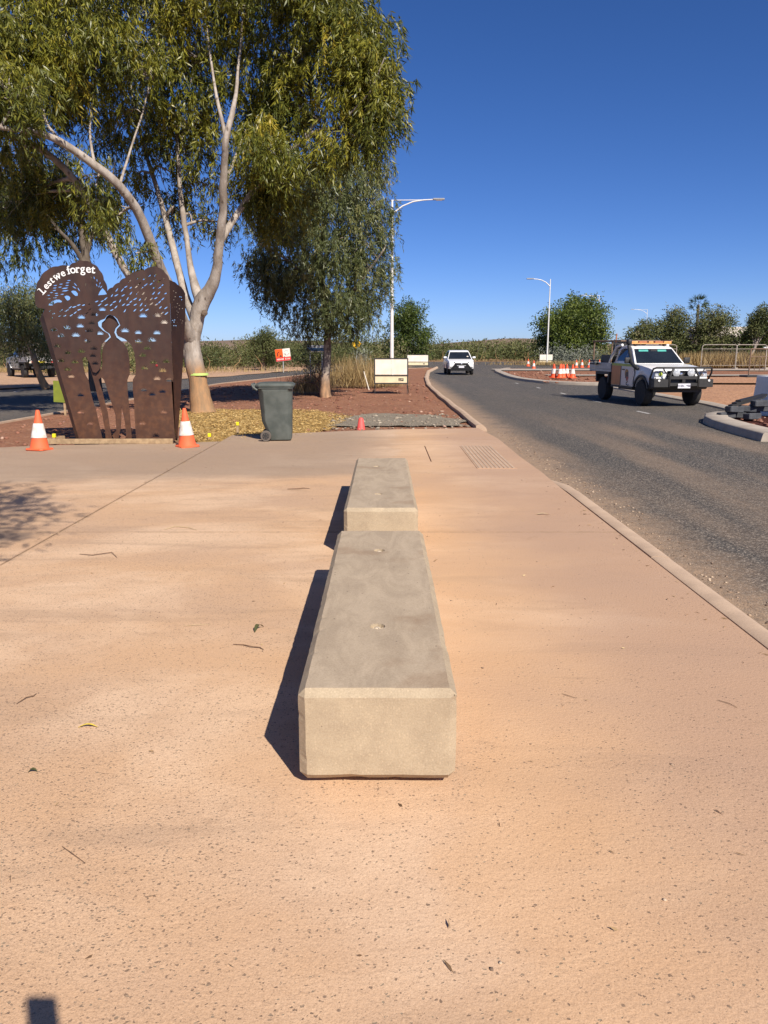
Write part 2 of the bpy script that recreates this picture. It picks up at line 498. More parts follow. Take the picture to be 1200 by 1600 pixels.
M['lime'] = simple('lime_paint', (.20, .23, .02), (.16, .19, .02), 6, .6)
M['lime_tape'] = simple('lime_tape', (.52, .68, .16), (.46, .60, .18), 10, .5)

def bark_mat(name, pale1, pale2, base1, base2, zlo, zhi):
    m, nt, b = newmat(name)
    v = objco(nt)
    z = nd(nt, 'ShaderNodeSeparateXYZ', Vector=v).outputs[2]
    n1 = noise(nt, vmul(nt, v, (1, 1, .4)), 4, 6, .7)
    c = mix(nt, mrange(nt, n1, .35, .62), pale1, pale2)
    sp = nd(nt, 'ShaderNodeTexVoronoi', Scale=7.0, Vector=vmul(nt, v, (1, 1, .6)))
    r = nd(nt, 'ShaderNodeSeparateColor', Color=sp.outputs['Color'])
    c = mix(nt, mth(nt, 'MULTIPLY', mth(nt, 'MULTIPLY', mrange(nt, r.outputs[0], .62, .66), mrange(nt, mth(nt, 'ADD', sp.outputs['Distance'], mth(nt, 'MULTIPLY', noise(nt, v, 30, 3), .3)), .28, .42, 1, 0)), .8), c, (.10, .07, .05))
    f = mrange(nt, mth(nt, 'ADD', z, mth(nt, 'MULTIPLY', n1, 1.1)), zlo, zhi, 1, 0)
    c = mix(nt, f, c, mix(nt, mrange(nt, noise(nt, vmul(nt, v, (1, 1, .2)), 9, 5, .7), .38, .65), base1, base2))
    nt.links.new(c, b.inputs['Base Color'])
    b.inputs['Roughness'].default_value = .8
    b.inputs['Specular IOR Level'].default_value = .2
    bump(nt, b, noise(nt, vmul(nt, v, (1, 1, .25)), 22, 5, .7), .6, .02)
    return m
M['gum_bark'] = bark_mat('gum_bark', (.43, .375, .32), (.25, .205, .165), (.40, .225, .11), (.28, .18, .10), 1.6, 2.1)
M['grey_bark'] = bark_mat('grey_bark', (.40, .34, .28), (.10, .085, .07), (.42, .25, .14), (.22, .14, .085), .9, 1.5)
M['dark_bark'] = bark_mat('dark_bark', (.16, .13, .10), (.09, .07, .055), (.14, .10, .07), (.09, .065, .05), 1, 2)
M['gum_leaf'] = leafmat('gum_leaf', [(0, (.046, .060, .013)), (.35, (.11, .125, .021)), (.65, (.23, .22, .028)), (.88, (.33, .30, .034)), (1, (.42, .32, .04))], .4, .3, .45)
M['grey_leaf'] = leafmat('grey_leaf', [(0, (.060, .078, .028)), (.45, (.125, .146, .052)), (.8, (.21, .215, .08)), (1, (.29, .25, .09))], .42, .25, .45)
M['green_leaf'] = leafmat('green_leaf', [(0, (.035, .055, .012)), (.5, (.080, .115, .020)), (1, (.17, .20, .035))], .5, .25, .35)
M['scrub_leaf'] = leafmat('scrub_leaf', [(0, (.050, .062, .022)), (.45, (.095, .108, .036)), (.8, (.15, .152, .055)), (1, (.22, .19, .09))], .6, .15, .2)
M['silver_leaf'] = leafmat('silver_leaf', [(0, (.13, .145, .115)), (1, (.26, .27, .21))], .6, .1, .2)
M['dry_grass'] = leafmat('dry_grass', [(0, (.20, .13, .055)), (.6, (.36, .25, .11)), (1, (.50, .38, .19))], .7, .2, .2)
M['chips'] = leafmat('chips', [(0, (.24, .14, .05)), (.6, (.47, .31, .11)), (1, (.66, .50, .24))], .8, .0, .2)
M['red_stone'] = stonemat('red_stone', [(0, (.15, .06, .036)), (.6, (.27, .115, .07)), (.93, (.32, .16, .10)), (1, (.50, .34, .25))])
M['grey_stone'] = stonemat('grey_stone', [(0, (.14, .105, .075)), (.6, (.28, .225, .165)), (1, (.42, .35, .26))])
M['gutter_stone'] = stonemat('gutter_stone', [(0, (.09, .06, .045)), (.6, (.30, .20, .13)), (1, (.52, .40, .28))])
# ------------------------------------------------------------------ the setting
def interp(tab, y):
    ys = [t[0] for t in tab]; xs = [t[1] for t in tab]
    return float(np.interp(y, ys, xs))

def strip(name, ys, xl, xr, nx, zf, m, kind='structure', parent=None):
    """ground sheet between two edges given as functions of y"""
    ys = np.asarray(ys, float)
    co = np.empty((len(ys), nx, 3))
    for i, y in enumerate(ys):
        a, b = xl(y), xr(y)
        xs = np.linspace(a, b, nx)
        co[i, :, 0] = xs; co[i, :, 1] = y
        co[i, :, 2] = [zf(x, y) for x in xs]
    idx = np.arange(len(ys)*nx).reshape(len(ys), nx)
    q = np.stack([idx[:-1, :-1], idx[:-1, 1:], idx[1:, 1:], idx[1:, :-1]], 2).reshape(-1, 4)
    me = raw_mesh(name, co.reshape(-1, 3), q.ravel(), np.arange(len(q))*4)
    me.polygons.foreach_set('use_smooth', [True]*len(me.polygons))
    o = link(name, me, m, parent)
    if kind: o['kind'] = kind
    return o

from mathutils import noise as mnoise
def lumps(s, amp, base=0.0):
    return lambda x, y: base + amp*mnoise.fractal(Vector((x*s, y*s, 3.1)), 1.0, 2.0, 4)

# base ground to the horizon
g = MB()
g.quad((-3000, -300, -.16), (3000, -300, -.16), (3000, 4000, -.16), (-3000, 4000, -.16))
tag(g.build('ground', M['scrub_ground']), kind='structure')

# asphalt: near carriageway, side road and the junction ahead, one sheet
road = MB()
RO = [(2.2, -12), (11.5, -12), (11.5, 36), (14, 70), (70, 84), (70, 104), (24, 112), (0, 114), (-9, 96), (-7.3, 68), (-11.2, 50.6), (-16.9, 37.5), (-17.3, 30), (-17.3, -12), (-9, -12)]
road.add([(x, y, -.1) for x, y in RO] , [tuple(range(len(RO)))])
rm = road.mesh('road')
bm = bmesh.new(); bm.from_mesh(rm); bmesh.ops.triangulate(bm, faces=bm.faces); bm.to_mesh(rm); bm.free()
road_o = tag(link('road', rm, M['asphalt']), kind='structure')
dash = MB().quad((-.05, -.45, 0), (.05, -.45, 0), (.05, .45, 0), (-.05, .45, 0)).mesh('road_marking')
for x, y, rz in ((7.35, 21.9, .05), (7.3, 26.6, .03), (7.25, 31.4, .0), (7.2, 36.2, 0), (7.0, 41.0, 0), (-15.6, 33.0, .15), (-14.6, 37.5, .35)):
    o = link('road_marking', dash, M['white_line'], road_o)
    o.location = (x, y, -.095); o.rotation_euler = (0, 0, rz)

# median island of red soil
XL = [(12.4, -9.2), (19, -8.95), (33, -8.5), (39.5, -8.3), (53, -5.5), (64, -2), (71, 2), (75, 4.9)]
XR = [(12.4, 2.0), (17.6, 2.03), (28.5, 2.0), (36.8, 2.05), (47.3, 2.47), (60.6, 3.35), (75, 5.0)]
zl = lumps(.8, .035, -.03)
zl2 = lumps(4.0, .02)
def zmed(x, y):
    k = min(1, max(0, (interp(XR, y)-x)/.5))*min(1, max(0, (x-interp(XL, y))/.5))
    return (zl(x, y)+zl2(x, y))*k - .03*(1-k) - .03
ys = np.concatenate([np.arange(12.4, 30, .25), np.arange(30, 75.2, 1.0)])
tag(strip('median_island', ys, lambda y: interp(XL, y), lambda y: interp(XR, y), 46, zmed, M['red_soil']), kind='structure')

def sweep(name, path, prof, m, parent=None, seg=0):
    """profile of (offset to the right of travel, z) swept along a ground path"""
    pts = [Vector((p[0], p[1], 0)) for p in path]
    zs = [p[2] if len(p) > 2 else 0 for p in path]
    n = len(prof); vs_, fs = [], []
    for i, p in enumerate(pts):
        t = (pts[min(i+1, len(pts)-1)]-pts[max(i-1, 0)]).normalized()
        r = Vector((t.y, -t.x, 0))
        for o_, z in prof: vs_.append(p + r*o_ + Vector((0, 0, z+zs[i])))
    for i in range(len(pts)-1):
        for k in range(n):
            fs.append((i*n+k, i*n+(k+1) % n, (i+1)*n+(k+1) % n, (i+1)*n+k))
    fs += [tuple(range(n-1, -1, -1)), tuple(range((len(pts)-1)*n, len(pts)*n))]
    if seg:                                   # cast in lengths, with open joints between them
        head = None
        for a in range(0, len(pts)-1, seg):
            b = min(a+seg, len(pts)-1)
            part = [Vector(q) for q in vs_[a*n:(b+1)*n]]
            t0 = (pts[a+1]-pts[a]).normalized()*.007; t1 = (pts[b]-pts[b-1]).normalized()*.007
            dj = Vector((random.uniform(-.006, .006), 0, random.uniform(-.006, .004)))
            for k in range(n):
                part[k] += t0; part[-1-k] -= t1
            part = [q+dj for q in part]
            c_ = b-a+1
            ff = [(i*n+k, i*n+(k+1) % n, (i+1)*n+(k+1) % n, (i+1)*n+k) for i in range(c_-1) for k in range(n)]
            ff += [tuple(range(n-1, -1, -1)), tuple(range((c_-1)*n, c_*n))]
            o = MB().add(part, ff).build('kerb_length' if head else name, m, head, smooth=40)
            head = head or o
        head['kind'] = 'structure'
        return head
    mb = MB(); mb.add(vs_, fs)
    o = mb.build(name, m, parent, smooth=40)
    if parent is None: o['kind'] = 'structure'
    return o
def dense(tab, y0, y1, step, dx=0):
    return [(interp(tab, y)+dx + .012*math.sin(y*1.3), y) for y in np.arange(y0, y1, step)]
KP = [(-.02, -.3), (-.02, .03), (.03, .055), (.12, .05), (.20, -.02), (.23, -.099), (.23, -.3)]
sweep('kerb', dense(XR, 16.75, 75.2, .8), KP, M['kerb'], seg=4)
sweep('kerb', list(reversed(dense(XL, 15, 75, 1.0))), [(-.02, -.3), (-.02, -.02), (.10, -.02), (.14, -.04), (.16, -.099), (.16, -.3)], M['kerb'])
# kerb beside the pavement, running out into the ramp at its far end
near = [(2.165, y) for y in np.arange(-6, 9.3, .6)] + [(2.165, 9.5, -.01), (2.165, 9.9, -.05), (2.165, 10.3, -.092)]
sweep('kerb', near, [(0, -.3), (0, .004), (.02, .012), (.10, .012), (.15, -.004), (.18, -.05), (.19, -.3)], M['kerb'], seg=5)

# pavement: broad cast slabs with open saw-cut joints
pave = MB()
pave.box((-3.4, 4.9, -.14), (11.0, 22.2, .06))
pav = tag(pave.build('pavement', M['dark_soil']), kind='structure')
def slab(poly, parent=pav):
    n = len(poly)
    mb = MB(); mb.add([(x, y, -.105) for x, y in poly]+[(x, y, 0) for x, y in poly], [tuple(range(n-1, -1, -1)), tuple(range(n, 2*n))]+[(i, (i+1) % n, (i+1) % n+n, i+n) for i in range(n)])
    return mb.build('paving_slab', M['paving'], parent)
J = .009
slab([(-3.0+J, -6), (2.155, -6), (2.155, -J), (-3.0+J, -J)])
slab([(-3.0+J, J), (2.155, J), (2.155, 6.9-J), (-3.0+J, 6.9-J)])
slab([(-3.0+J, 6.9+J), (2.155, 6.9+J), (2.155, 9.6), (2.17, 10.4), (2.14, 12), (2.16, 14.4-J), (-3.0+J, 14.4-J)])
wob = [(2.16, 14.4+J), (2.10, 15.4), (2.02, 16.55), (1.5, 16.42), (.9, 16.3), (.3, 16.28), (-.3, 16.05), (-.8, 15.9), (-1.4, 15.62), (-1.9, 15.42), (-2.4, 15.3), (-3.0+J, 15.1), (-3.0+J, 14.4+J)]
slab(wob)
slab([(-9.1, -6), (-3.0-J, -6), (-3.0-J, -J), (-9.1, -J)])
slab([(-9.1, J), (-3.0-J, J), (-3.0-J, 6.9-J), (-9.1, 6.9-J)])
slab([(-9.1, 6.9+J), (-3.0-J, 6.9+J), (-3.0-J, 14.05), (-3.3, 13.95), (-3.8, 13.72), (-5.0, 13.6), (-6.0, 13.45), (-6.8, 13.05), (-7.8, 12.9), (-9.1, 12.8)])
# ribbed tactile strip
tac = thing('tactile_strip', 'ribbed tactile paving strip let into the tan path by the kerb ramp', 'tactile paving', (1.6, 12.05, .002))
MB().box((0, 0, .001), (.56, 2.6, .006)).build('backing', M['paving'], tac)
rib = MB().box((0, 0, .0055), (.034, 2.56, .006)).mesh('rib', bevel=(.002, 1, 40))
for k in range(9):
    o = link('rib', rib, M['kerb'], tac); o.location = (-.24+.06*k, 0, 0)
# short saw cut in the far slab, filled with bitumen
MB().box((.71, 12.4, .0005), (.013, 1.9, .004)).build('joint_filler', M['dark_soil'], pav)

# mulch bed under the gums, grey spoil band, left verge, right verge and driveway
def bed(name, pts_l, pts_r, y0, y1, dy, zadd, m, nx=24):
    return tag(strip(name, np.arange(y0, y1+1e-6, dy), lambda y: interp(pts_l, y)+.12*math.sin(y*5), lambda y: interp(pts_r, y)+.15*math.sin(y*4.1+1), nx,
               lambda x, y: zmed(x, y)+zadd, m), kind='structure')
bed('mulch_bed', [(14, -3.5), (16, -4.0), (19, -5.2), (22, -6.0)], [(14, -2.8), (15.3, -1.5), (17, -1.2), (20, -.9), (22, -2.2)], 14.1, 22.2, .2, .022, M['mulch_bed'])
bed('gravel_band', [(16, -.9), (18, -1.35), (20.5, -.7)], [(16, 1.9), (19.0, 1.85), (20.5, 1.0)], 17.3, 20.6, .15, .035, M['grey_gravel'])
tag(strip('sand_verge', np.arange(-12, 79, 1.0), lambda y: -70, lambda y: interp([(-12, -17), (30, -17), (34.5, -16.9), (37.5, -16.4), (47.3, -11.5), (50.6, -10.6), (66, -6.9), (78, -7.5)], y)+.2*math.sin(y*.9),
          60, lambda x, y: -.07+.05*mnoise.noise(Vector((x*.2, y*.2, 0))), M['sand']), kind='structure')
IX = [(38.8, 9.74), (41, 8.44), (45.3, 7.83), (54.5, 8.27), (64, 9.2), (70, 11)]
tag(strip('right_island', np.arange(38.8, 70.1, .8), lambda y: interp(IX, y)+.1, lambda y: 45, 60, lambda x, y: -.02+.05*mnoise.noise(Vector((x*.7, y*.7, 0))), M['red_soil']), kind='structure')
sweep('kerb', [(14.0, 37.9), (11.8, 38.1), (9.9, 38.9), (9.0, 39.9), (8.44, 41.0), (8.05, 43), (7.83, 45.3), (7.85, 48), (8.0, 51), (8.27, 54.5), (8.7, 60), (9.2, 64), (11, 70)],
      [(.32, -.3), (.32, .05), (.02, .06), (-.12, .03), (-.16, -.099), (-.16, -.3)], M['kerb_grey'])
for nm, (x0, x1, ya, yb) in {'a': (9.1, 60, 61.5, 66.5), 'b': (10.5, 40, 49.0, 51.2)}.items():
    tag(strip('footpath', np.linspace(ya, yb, 3), lambda y: x0, lambda y: x1, 8, lambda x, y: .045, M['kerb_grey']), kind='structure')
tag(strip('driveway', np.arange(20.3, 38.0, .8), lambda y: interp([(20.3, 9.1), (22.5, 10.1), (25, 10.4), (36, 10.6), (38, 12)], y), lambda y: 45, 30, lambda x, y: -.03+.02*mnoise.noise(Vector((x*.4, y*.4, 0))), M['driveway']), kind='structure')
tag(strip('driveway', np.arange(38.4, 46.5, .8), lambda y: interp([(38.4, 15), (46, 19)], y), lambda y: 60, 20, lambda x, y: .035+.02*mnoise.noise(Vector((x*.4, y*.4, 0))), M['driveway']), kind='structure')
tag(strip('red_verge', np.arange(46, 86, 1.6), lambda y: 45 if y < 70 else 30, lambda y: 110, 30, lambda x, y: .02+.08*mnoise.noise(Vector((x*.3, y*.3, 0))), M['red_soil']), kind='structure')
sweep('kerb', [(9.1, 20.2), (9.7, 21.3), (10.15, 22.6), (10.4, 25), (10.5, 30), (10.6, 36)], [(.2, -.3), (.2, -.01), (.02, -.005), (-.1, -.05), (-.12, -.099), (-.12, -.3)], M['kerb_grey'])
# build-out with its new broad kerb, broken off at the near end
tag(strip('dark_verge', np.arange(10, 20.4, .4), lambda y: interp([(10, 8.6), (14.9, 7.75), (18.2, 8.1), (20.4, 9.0)], y), lambda y: 40, 40, lambda x, y: -.04+.05*mnoise.fractal(Vector((x, y, 2)), 1, 2, 3), M['dark_soil']), kind='structure')
sweep('kerb', [(7.42, 14.85), (7.47, 15.8), (7.54, 16.8), (7.66, 17.8), (7.86, 18.7), (8.2, 19.5), (8.7, 20.1)],
      [(.45, -.25), (.45, .06), (.43, .075), (-.05, .075), (-.08, .05), (-.12, -.12), (-.12, -.25)], M['kerb_grey'])

# low hills on the skyline
def hill(x0, x1, y, h, seed):
    n = 60; vs_ = []
    for i in range(n):
        x = x0+(x1-x0)*i/(n-1); e = math.sin(math.pi*i/(n-1))
        z = h*e**.7*(.8+.35*mnoise.fractal(Vector((x*.004, seed, 0)), 1, 2, 4))
        vs_ += [(x, y-120-40*e, -.5), (x, y-50, z*.62), (x, y, z), (x, y+200, -.5)]
    fs = [(i*4+k, (i+1)*4+k, (i+1)*4+k+1, i*4+k+1) for i in range(n-1) for k in range(3)]
    return MB().add(vs_, fs).build('hill', M['hill'], smooth=60)
for a in ((-560, 60, 1100, 19, 1.3), (20, 420, 1300, 22, 4.1), (-1200, -300, 1300, 20, 7.7), (250, 1100, 1500, 22, 9.1)):
    tag(hill(*a), kind='structure')

# loose stones
def scatter(name, n, xl, xr, y0, y1, s0, s1, zf, m, pw=2.5, kind='stuff', label=None, cat='gravel'):
    y = rng.uniform(y0, y1, n); a = rng.uniform(0, 1, n)
    x = np.array([xl(v)+(xr(v)-xl(v))*u for v, u in zip(y, a)])
    s = s0+(s1-s0)*rng.uniform(0, 1, n)**pw
    P = np.stack([x, y, np.array([zf(u, v) for u, v in zip(x, y)])+s*.2], 1)
    o = link(name, stones_mesh(name, P, s), m)
    return tag(o, label, cat, kind=kind)
scatter('gravel', 2600, lambda y: interp(XL, y)+.3, lambda y: interp(XR, y)-.1, 14, 40, .012, .075, zmed, M['red_stone'], 3.5, label='loose red stones strewn over the median soil')
scatter('gravel', 900, lambda y: -1.3, lambda y: 1.9, 16.1, 20.4, .006, .055, lambda x, y: zmed(x, y)+.03, M['grey_stone'], 5, label='grey rubble and stones in the spoil band behind the path')
scatter('gravel', 900, lambda y: 2.36+.02*math.sin(9*y), lambda y: 2.6+.25*abs(math.sin(1.7*y)), 3.2, 16.5, .004, .017, lambda x, y: -.1, M['gutter_stone'], 2, label='small loose gravel lying in the gutter along the kerb')
scatter('gravel', 700, lambda y: 8.3, lambda y: 14, 38.9, 60, .02, .11, lambda x, y: 0, M['red_stone'], 3, label='red stones on the kerbed island beside the cones')
scatter('gravel', 260, lambda y: 7.95 if y < 18 else 8.6, lambda y: 11, 12, 19.8, .02, .09, lambda x, y: -.03, M['red_stone'], 2, label='dark red rock mulch behind the broken kerb')
# straw mulch
n = 17000
y = rng.uniform(14.3, 22, n)
x = np.array([interp([(14, -3.5), (16, -4.0), (19, -5.2), (22, -6.0)], v)-.1+(interp([(14, -2.8), (15.3, -1.5), (17, -1.2), (20, -.9), (22, -2.2)], v)-interp([(14, -3.5), (16, -4.0), (19, -5.2), (22, -6.0)], v)+.2)*u for v, u in zip(y, rng.uniform(0, 1, n))])
P = np.stack([x, y, np.array([zmed(a, b) for a, b in zip(x, y)])+.03+rng.uniform(0, .02, n)], 1)
D = np.stack([rng.normal(size=n), rng.normal(size=n), rng.normal(0, .25, n)], 1)
tag(link('straw_mulch', leaf_mesh('straw_mulch', P, D, rng.uniform(.03, .10, n), rng.uniform(.007, .02, n), rng.beta(2, 2, n)), M['chips']), 'yellow straw mulch spread around the foot of the gum', 'mulch', kind='stuff')
# limbs (x, y, z, radius) and crown lobes (x, y, z, radius, half height, weight) of the three big gums
T1=[[(-4.98, 21.2, -0.07, 0.36), (-5.02, 21.2, 0.38, 0.28), (-5.08, 21.2, 0.9, 0.25), (-5.16, 21.2, 1.41, 0.235), (-5.18, 21.2, 1.84, 0.225), (-5.11, 21.2, 2.17, 0.21)], [(-5.11, 21.2, 2.09, 0.2), (-4.99, 21.2, 2.51, 0.2), (-4.83, 21.15, 2.92, 0.21), (-4.59, 21.05, 3.2, 0.17), (-4.36, 20.85, 3.62, 0.13), (-4.22, 20.6, 4.23, 0.115), (-4.02, 20.3, 5.02, 0.105), (-3.95, 20.1, 5.48, 0.1), (-3.85, 19.9, 6.12, 0.085), (-3.76, 19.7, 6.58, 0.08), (-3.58, 20.0, 7.36, 0.055), (-3.62, 20.9, 8.42, 0.035), (-3.6, 21.8, 9.9, 0.02)], [(-3.76, 19.7, 6.58, 0.05), (-4.04, 20.2, 7.63, 0.038), (-4.34, 21.1, 8.85, 0.025), (-4.61, 22.0, 10.27, 0.015)], [(-4.88, 21.2, 2.84, 0.16), (-5.1, 21.5, 3.35, 0.12), (-5.24, 21.7, 3.87, 0.085), (-5.43, 22.1, 4.96, 0.075), (-5.57, 22.4, 5.74, 0.065), (-5.69, 22.8, 6.94, 0.05), (-5.85, 23.2, 8.52, 0.035), (-5.98, 23.5, 10.23, 0.02)], [(-5.04, 21.2, 2.42, 0.15), (-5.39, 21.8, 2.95, 0.12), (-5.66, 22.2, 3.66, 0.1), (-6.06, 22.8, 4.88, 0.09), (-6.48, 23.4, 6.11, 0.07), (-7.01, 24.0, 7.56, 0.05), (-7.35, 24.4, 9.04, 0.035), (-7.62, 24.7, 10.67, 0.02)], [(-5.16, 21.2, 1.84, 0.19), (-5.28, 20.7, 2.4, 0.16), (-5.36, 20.1, 3.09, 0.13), (-5.47, 19.6, 3.61, 0.12), (-5.66, 19.0, 4.6, 0.11), (-5.94, 18.4, 5.24, 0.105), (-6.33, 18.0, 5.59, 0.095), (-6.86, 17.5, 5.96, 0.08), (-7.25, 17.1, 6.04, 0.06), (-7.67, 16.6, 5.99, 0.045), (-8.33, 16.2, 6.1, 0.03)], [(-5.2, 21.2, 1.41, 0.18), (-5.63, 21.3, 1.95, 0.15), (-6.32, 21.5, 2.85, 0.12), (-6.95, 21.5, 3.72, 0.1), (-7.49, 21.3, 5.02, 0.095), (-7.95, 21.0, 5.91, 0.09), (-8.56, 20.7, 6.54, 0.08), (-9.4, 20.3, 6.81, 0.06), (-10.47, 20.0, 6.94, 0.04)], [(-6.86, 17.5, 5.96, 0.035), (-7.41, 18.2, 6.59, 0.028), (-7.8, 19.0, 7.67, 0.02), (-7.77, 18.8, 8.64, 0.02)], [(-6.33, 18.0, 5.59, 0.035), (-6.73, 19.0, 6.6, 0.026), (-6.83, 20.0, 8.13, 0.02), (-6.66, 20.2, 9.43, 0.015)], [(-4.16, 20.6, 4.38, 0.1), (-3.82, 21.1, 5.08, 0.085), (-3.38, 21.2, 5.69, 0.075), (-2.64, 21.3, 6.49, 0.07), (-2.13, 21.2, 6.84, 0.065), (-1.7, 21.0, 7.04, 0.06), (-1.24, 20.7, 7.03, 0.045), (-0.71, 20.4, 6.79, 0.03), (-0.23, 20.2, 6.45, 0.018)], [(-2.13, 21.2, 6.84, 0.045), (-1.82, 21.5, 7.33, 0.04), (-1.48, 21.7, 7.8, 0.035), (-1.34, 22.0, 8.78, 0.025), (-1.17, 22.2, 9.9, 0.015)], [(-1.24, 20.7, 7.03, 0.03), (-0.86, 20.3, 7.23, 0.025), (-0.31, 20.0, 7.71, 0.02), (0.0, 19.8, 8.34, 0.012)], [(-3.95, 20.1, 5.48, 0.06), (-4.02, 21.7, 6.37, 0.05), (-3.71, 22.4, 7.49, 0.04), (-3.33, 23.0, 8.78, 0.03), (-2.99, 23.4, 10.19, 0.02)], [(-5.94, 18.4, 5.24, 0.035), (-6.05, 19.8, 6.39, 0.026), (-5.88, 20.8, 7.81, 0.02), (-5.8, 21.4, 9.32, 0.015)]]
L1=[(-9.27, 18.7, 8.6, 1.71, 1.4, 60), (-8.0, 18.2, 8.42, 1.29, 1.06, 70), (-7.78, 18.6, 7.55, 1.08, 0.77, 55), (-7.59, 16.6, 6.8, 0.83, 0.83, 40), (-6.86, 18.7, 8.86, 1.25, 1.09, 70), (-7.08, 19.6, 7.93, 1.06, 0.82, 50), (-6.2, 20.7, 9.63, 1.38, 1.21, 70), (-6.02, 20.6, 8.32, 1.03, 0.94, 45), (-5.02, 22.0, 10.13, 1.47, 1.28, 70), (-5.18, 22.0, 8.78, 1.1, 1.01, 50), (-3.42, 21.8, 10.2, 1.45, 1.09, 60), (-3.36, 22.2, 9.07, 1.11, 1.11, 55), (-1.96, 21.8, 10.05, 1.36, 1.18, 75), (-2.39, 21.8, 9.01, 0.91, 0.73, 30), (-0.99, 21.3, 9.5, 1.1, 0.99, 74), (-0.34, 20.7, 8.71, 0.79, 0.83, 58), (-0.12, 20.4, 7.72, 0.59, 0.75, 44), (-0.72, 21.0, 8.31, 0.84, 0.74, 45), (-0.5, 20.3, 6.87, 0.61, 0.44, 24), (-1.28, 20.6, 6.55, 0.58, 0.45, 20), (-0.88, 20.8, 7.52, 0.52, 0.45, 16), (-2.54, 22.1, 7.88, 0.96, 0.74, 40), (-3.39, 22.6, 7.7, 0.94, 0.94, 50), (-5.13, 22.2, 7.44, 0.83, 0.83, 35), (-6.19, 23.0, 7.81, 0.96, 0.86, 36), (-6.91, 21.4, 7.38, 0.89, 0.57, 26), (-9.79, 22.1, 6.54, 1.1, 0.83, 45), (-9.44, 19.2, 6.93, 1.28, 1.12, 50), (-8.59, 22.4, 5.87, 0.75, 0.56, 22), (-7.85, 22.7, 5.51, 0.49, 0.68, 12), (-9.7, 22.9, 5.71, 1.05, 0.76, 35), (-10.76, 22.8, 5.44, 0.95, 0.95, 26), (-3.41, 21.4, 6.28, 0.82, 0.82, 46), (-2.8, 20.6, 6.36, 0.72, 0.62, 34), (-2.73, 21.8, 5.92, 0.91, 0.8, 42), (-3.4, 22.2, 5.5, 0.74, 0.67, 26), (-4.9, 22.8, 6.11, 0.42, 0.85, 10), (-5.98, 23.6, 6.53, 0.63, 0.89, 18), (-7.12, 24.1, 6.37, 0.48, 0.84, 12), (-4.36, 22.1, 4.99, 0.26, 0.48, 4), (-5.92, 19.2, 3.9, 0.26, 0.45, 6), (-6.06, 23.2, 5.42, 0.39, 0.5, 5), (-6.4, 18.2, 5.21, 0.3, 0.33, 6), (-6.29, 19.0, 4.67, 0.19, 0.38, 4), (-7.56, 21.1, 5.08, 0.28, 0.53, 7), (-5.3, 22.4, 5.04, 0.26, 0.45, 4), (-7.1, 19.2, 10.07, 2.24, 0.96, 60), (-4.7, 21.2, 11.08, 2.47, 1.06, 60), (-1.88, 21.2, 10.81, 1.77, 0.88, 50), (-3.03, 22.6, 4.99, 0.75, 0.49, 14)]
T2=[[(-2.13, 28.4, -0.09, 0.22), (-2.15, 28.4, 0.42, 0.165), (-2.09, 28.4, 1.1, 0.145), (-2.04, 28.4, 1.79, 0.135), (-2.05, 28.4, 2.46, 0.12), (-2.1, 28.4, 3.35, 0.12), (-2.27, 28.4, 4.44, 0.1), (-2.13, 28.4, 5.73, 0.08), (-1.89, 28.4, 7.0, 0.05), (-1.76, 28.4, 8.04, 0.03)], [(-2.05, 28.4, 2.46, 0.08), (-1.35, 28.0, 3.33, 0.06), (-0.66, 27.6, 4.15, 0.045), (0.0, 27.4, 4.97, 0.03)], [(-2.1, 28.4, 3.35, 0.08), (-2.81, 28.1, 4.2, 0.06), (-3.55, 27.9, 4.82, 0.045), (-4.3, 27.8, 5.23, 0.03)], [(-2.22, 28.4, 4.66, 0.06), (-1.37, 28.9, 5.81, 0.045), (-0.57, 29.2, 6.94, 0.03)], [(-2.18, 28.4, 5.31, 0.06), (-2.94, 28.8, 6.44, 0.045), (-3.63, 29.0, 7.11, 0.03)]]
L2=[(-1.77, 28.4, 7.58, 1.23, 0.8, 60), (-0.72, 28.8, 7.75, 0.86, 0.82, 34), (-2.92, 28.7, 7.27, 1.32, 1.08, 55), (-1.31, 27.8, 6.68, 1.39, 1.04, 70), (-0.33, 28.4, 6.58, 0.57, 0.85, 20), (-3.58, 28.4, 6.16, 1.18, 1.06, 50), (-2.18, 27.6, 5.72, 1.38, 1.03, 70), (-0.87, 27.6, 5.41, 1.06, 0.97, 50), (-0.18, 28.4, 5.52, 0.43, 0.71, 12), (-4.2, 28.6, 5.33, 0.83, 0.95, 35), (-4.35, 28.7, 4.47, 0.72, 0.84, 28), (-3.25, 28.1, 4.63, 1.05, 0.94, 48), (-1.86, 27.5, 4.46, 1.15, 0.92, 60), (-0.67, 27.9, 4.29, 0.84, 0.84, 40), (-0.09, 29.3, 4.31, 0.34, 0.59, 8), (-2.95, 28.2, 3.56, 1.06, 0.82, 44), (-1.55, 27.6, 3.41, 1.15, 0.87, 54), (-0.65, 28.7, 3.37, 0.81, 0.62, 32), (0.0, 29.6, 3.65, 0.27, 0.49, 6), (-2.76, 28.4, 2.68, 0.83, 0.52, 22), (-1.24, 27.9, 2.67, 0.93, 0.51, 26), (-3.7, 28.8, 3.71, 0.72, 0.72, 20), (-4.59, 28.6, 3.69, 0.38, 0.52, 8)]
